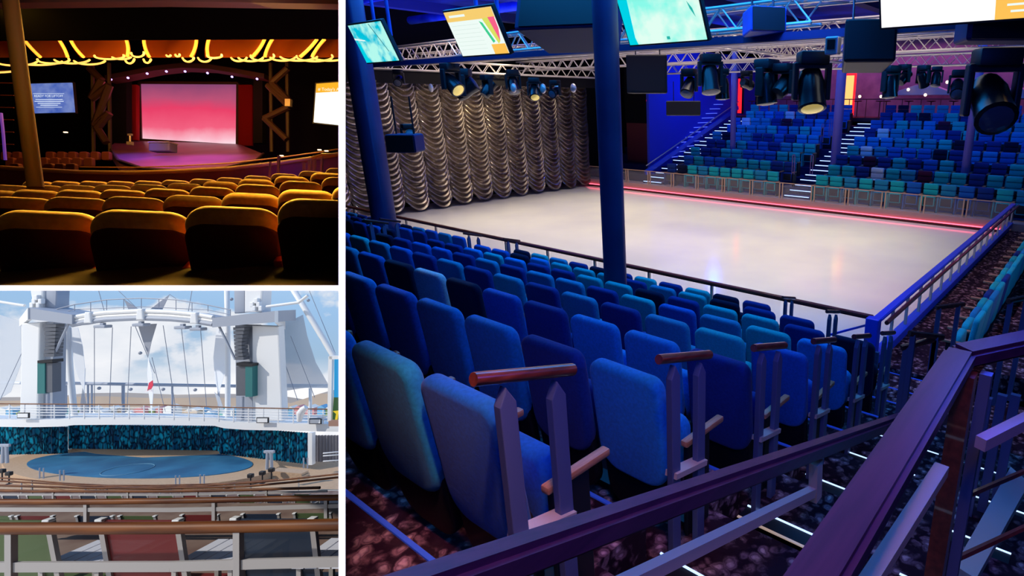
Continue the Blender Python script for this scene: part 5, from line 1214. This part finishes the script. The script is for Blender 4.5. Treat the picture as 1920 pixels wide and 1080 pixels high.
# sun
light('SUN', (0, 0, 0), 3.0, (1, .95, .86), 1, None, name='sun'); s_ = bpy.data.objects['sun']
dsun = Vector((.62, .48, -.62)).normalized(); s_.matrix_world = CAM @ dsun.to_track_quat('-Z', 'Y').to_matrix().to_4x4()
# ================================================================== sky (turned with the deck)
w = bpy.data.worlds.new('sky'); scene.world = w; w.use_nodes = True; n = w.node_tree.nodes; l = w.node_tree.links
bg = n['Background']; tc = n.new('ShaderNodeTexCoord')
def vdot(vec):
    q = n.new('ShaderNodeVectorMath'); q.operation = 'DOT_PRODUCT'; l.new(tc.outputs['Generated'], q.inputs[0]); q.inputs[1].default_value = vec; return q.outputs['Value']
cmb = n.new('ShaderNodeCombineXYZ'); l.new(vdot(rt), cmb.inputs[0]); l.new(vdot(fw), cmb.inputs[1]); l.new(vdot(up), cmb.inputs[2])
el = vdot((up - fw*0).normalized())
# elevation-like value relative to the deck horizon
el = vdot((up+fw*.19).normalized())
ramp = n.new('ShaderNodeValToRGB'); e = ramp.color_ramp.elements
e[0].position = .0; e[0].color = (.62, .66, .72, 1); e[1].position = 1; e[1].color = (.16, .36, .75, 1)
for p_, c_ in ((.46, (.72, .74, .78, 1)), (.52, (.70, .76, .84, 1)), (.56, (.34, .50, .68, 1)), (.62, (.32, .52, .78, 1)), (.72, (.44, .64, .90, 1))): x = e.new(p_); x.color = c_
mr = n.new('ShaderNodeMapRange'); mr.inputs[1].default_value = -.5; mr.inputs[2].default_value = .5; l.new(el, mr.inputs[0]); l.new(mr.outputs[0], ramp.inputs[0])
mp = n.new('ShaderNodeMapping'); mp.inputs['Scale'].default_value = (1, 1, 1.5); mp.inputs['Location'].default_value = (.35, .2, .1); l.new(cmb.outputs[0], mp.inputs[0])
nz = n.new('ShaderNodeTexNoise'); nz.inputs['Scale'].default_value = 6.5; nz.inputs['Detail'].default_value = 9; nz.inputs['Roughness'].default_value = .52; l.new(mp.outputs[0], nz.inputs['Vector'])
# cloud cover thickens towards the horizon
cov = n.new('ShaderNodeMapRange'); cov.inputs[1].default_value = 0; cov.inputs[2].default_value = .13; cov.inputs[3].default_value = .20; cov.inputs[4].default_value = -.06; l.new(el, cov.inputs[0])
ad = n.new('ShaderNodeMath'); ad.operation = 'ADD'; l.new(nz.outputs['Fac'], ad.inputs[0]); l.new(cov.outputs[0], ad.inputs[1])
cr = n.new('ShaderNodeValToRGB'); cr.color_ramp.elements[0].position = .545; cr.color_ramp.elements[1].position = .585; l.new(ad.outputs[0], cr.inputs[0])
cc = n.new('ShaderNodeValToRGB'); cc.color_ramp.elements[0].position = .5; cc.color_ramp.elements[0].color = (.62, .68, .78, 1); cc.color_ramp.elements[1].position = .75; cc.color_ramp.elements[1].color = (.95, .95, .97, 1); l.new(ad.outputs[0], cc.inputs[0])
mx = n.new('ShaderNodeMix'); mx.data_type = 'RGBA'; l.new(cr.outputs[0], mx.inputs[0]); l.new(ramp.outputs[0], mx.inputs[6]); l.new(cc.outputs[0], mx.inputs[7])
l.new(mx.outputs[2], bg.inputs['Color']); bg.inputs['Strength'].default_value = 1.05

# ================================================================== trim every room's contents flush with its partition
bpy.context.view_layer.update()
eye = Vector((0, 0, EYE)); nh = (rt+fw*((CX-642)/F)).normalized()
def root_of(o):
    while o.parent: o = o.parent
    return o
PL = {'hall': [nh], 'theatre': [-nh, up], 'deck': [-nh, -up]}
EPS = .002
for o in list(bpy.data.objects):
    if o.type != 'MESH': continue
    s = SETS.get(root_of(o).name)
    if s not in PL: continue
    mw = o.matrix_world.copy()
    for nrm in PL[s]:
        ds = [nrm.dot(mw @ v.co - eye) for v in o.data.vertices]
        if not ds: continue
        if min(ds) >= 0: continue
        if max(ds) <= 0: o.data = o.data.copy(); o.data.clear_geometry(); continue
        bm = bmesh.new(); bm.from_mesh(o.data); inv = mw.inverted()
        co = inv @ eye; no = (mw.to_3x3().transposed() @ nrm).normalized()
        res = bmesh.ops.bisect_plane(bm, geom=bm.verts[:]+bm.edges[:]+bm.faces[:], plane_co=co, plane_no=no, clear_inner=True)
        ed = [g for g in res['geom_cut'] if isinstance(g, bmesh.types.BMEdge)]
        if ed: bmesh.ops.holes_fill(bm, edges=ed, sides=0)
        me = o.data.copy(); bm.to_mesh(me); bm.free(); o.data = me
for o in list(bpy.data.objects):
    if o.type == 'MESH' and len(o.data.vertices) == 0:
        for ch in list(o.children): bpy.data.objects.remove(ch)
        bpy.data.objects.remove(o)
for o in list(bpy.data.objects):
    if o.type == 'EMPTY' and not o.children: bpy.data.objects.remove(o)
for me in list(bpy.data.meshes):
    if me.users == 0: bpy.data.meshes.remove(me)
scene.cycles.use_denoising = True; scene.cycles.max_bounces = 6; scene.cycles.diffuse_bounces = 3; scene.cycles.transparent_max_bounces = 12
scene.cycles.sample_clamp_indirect = 4
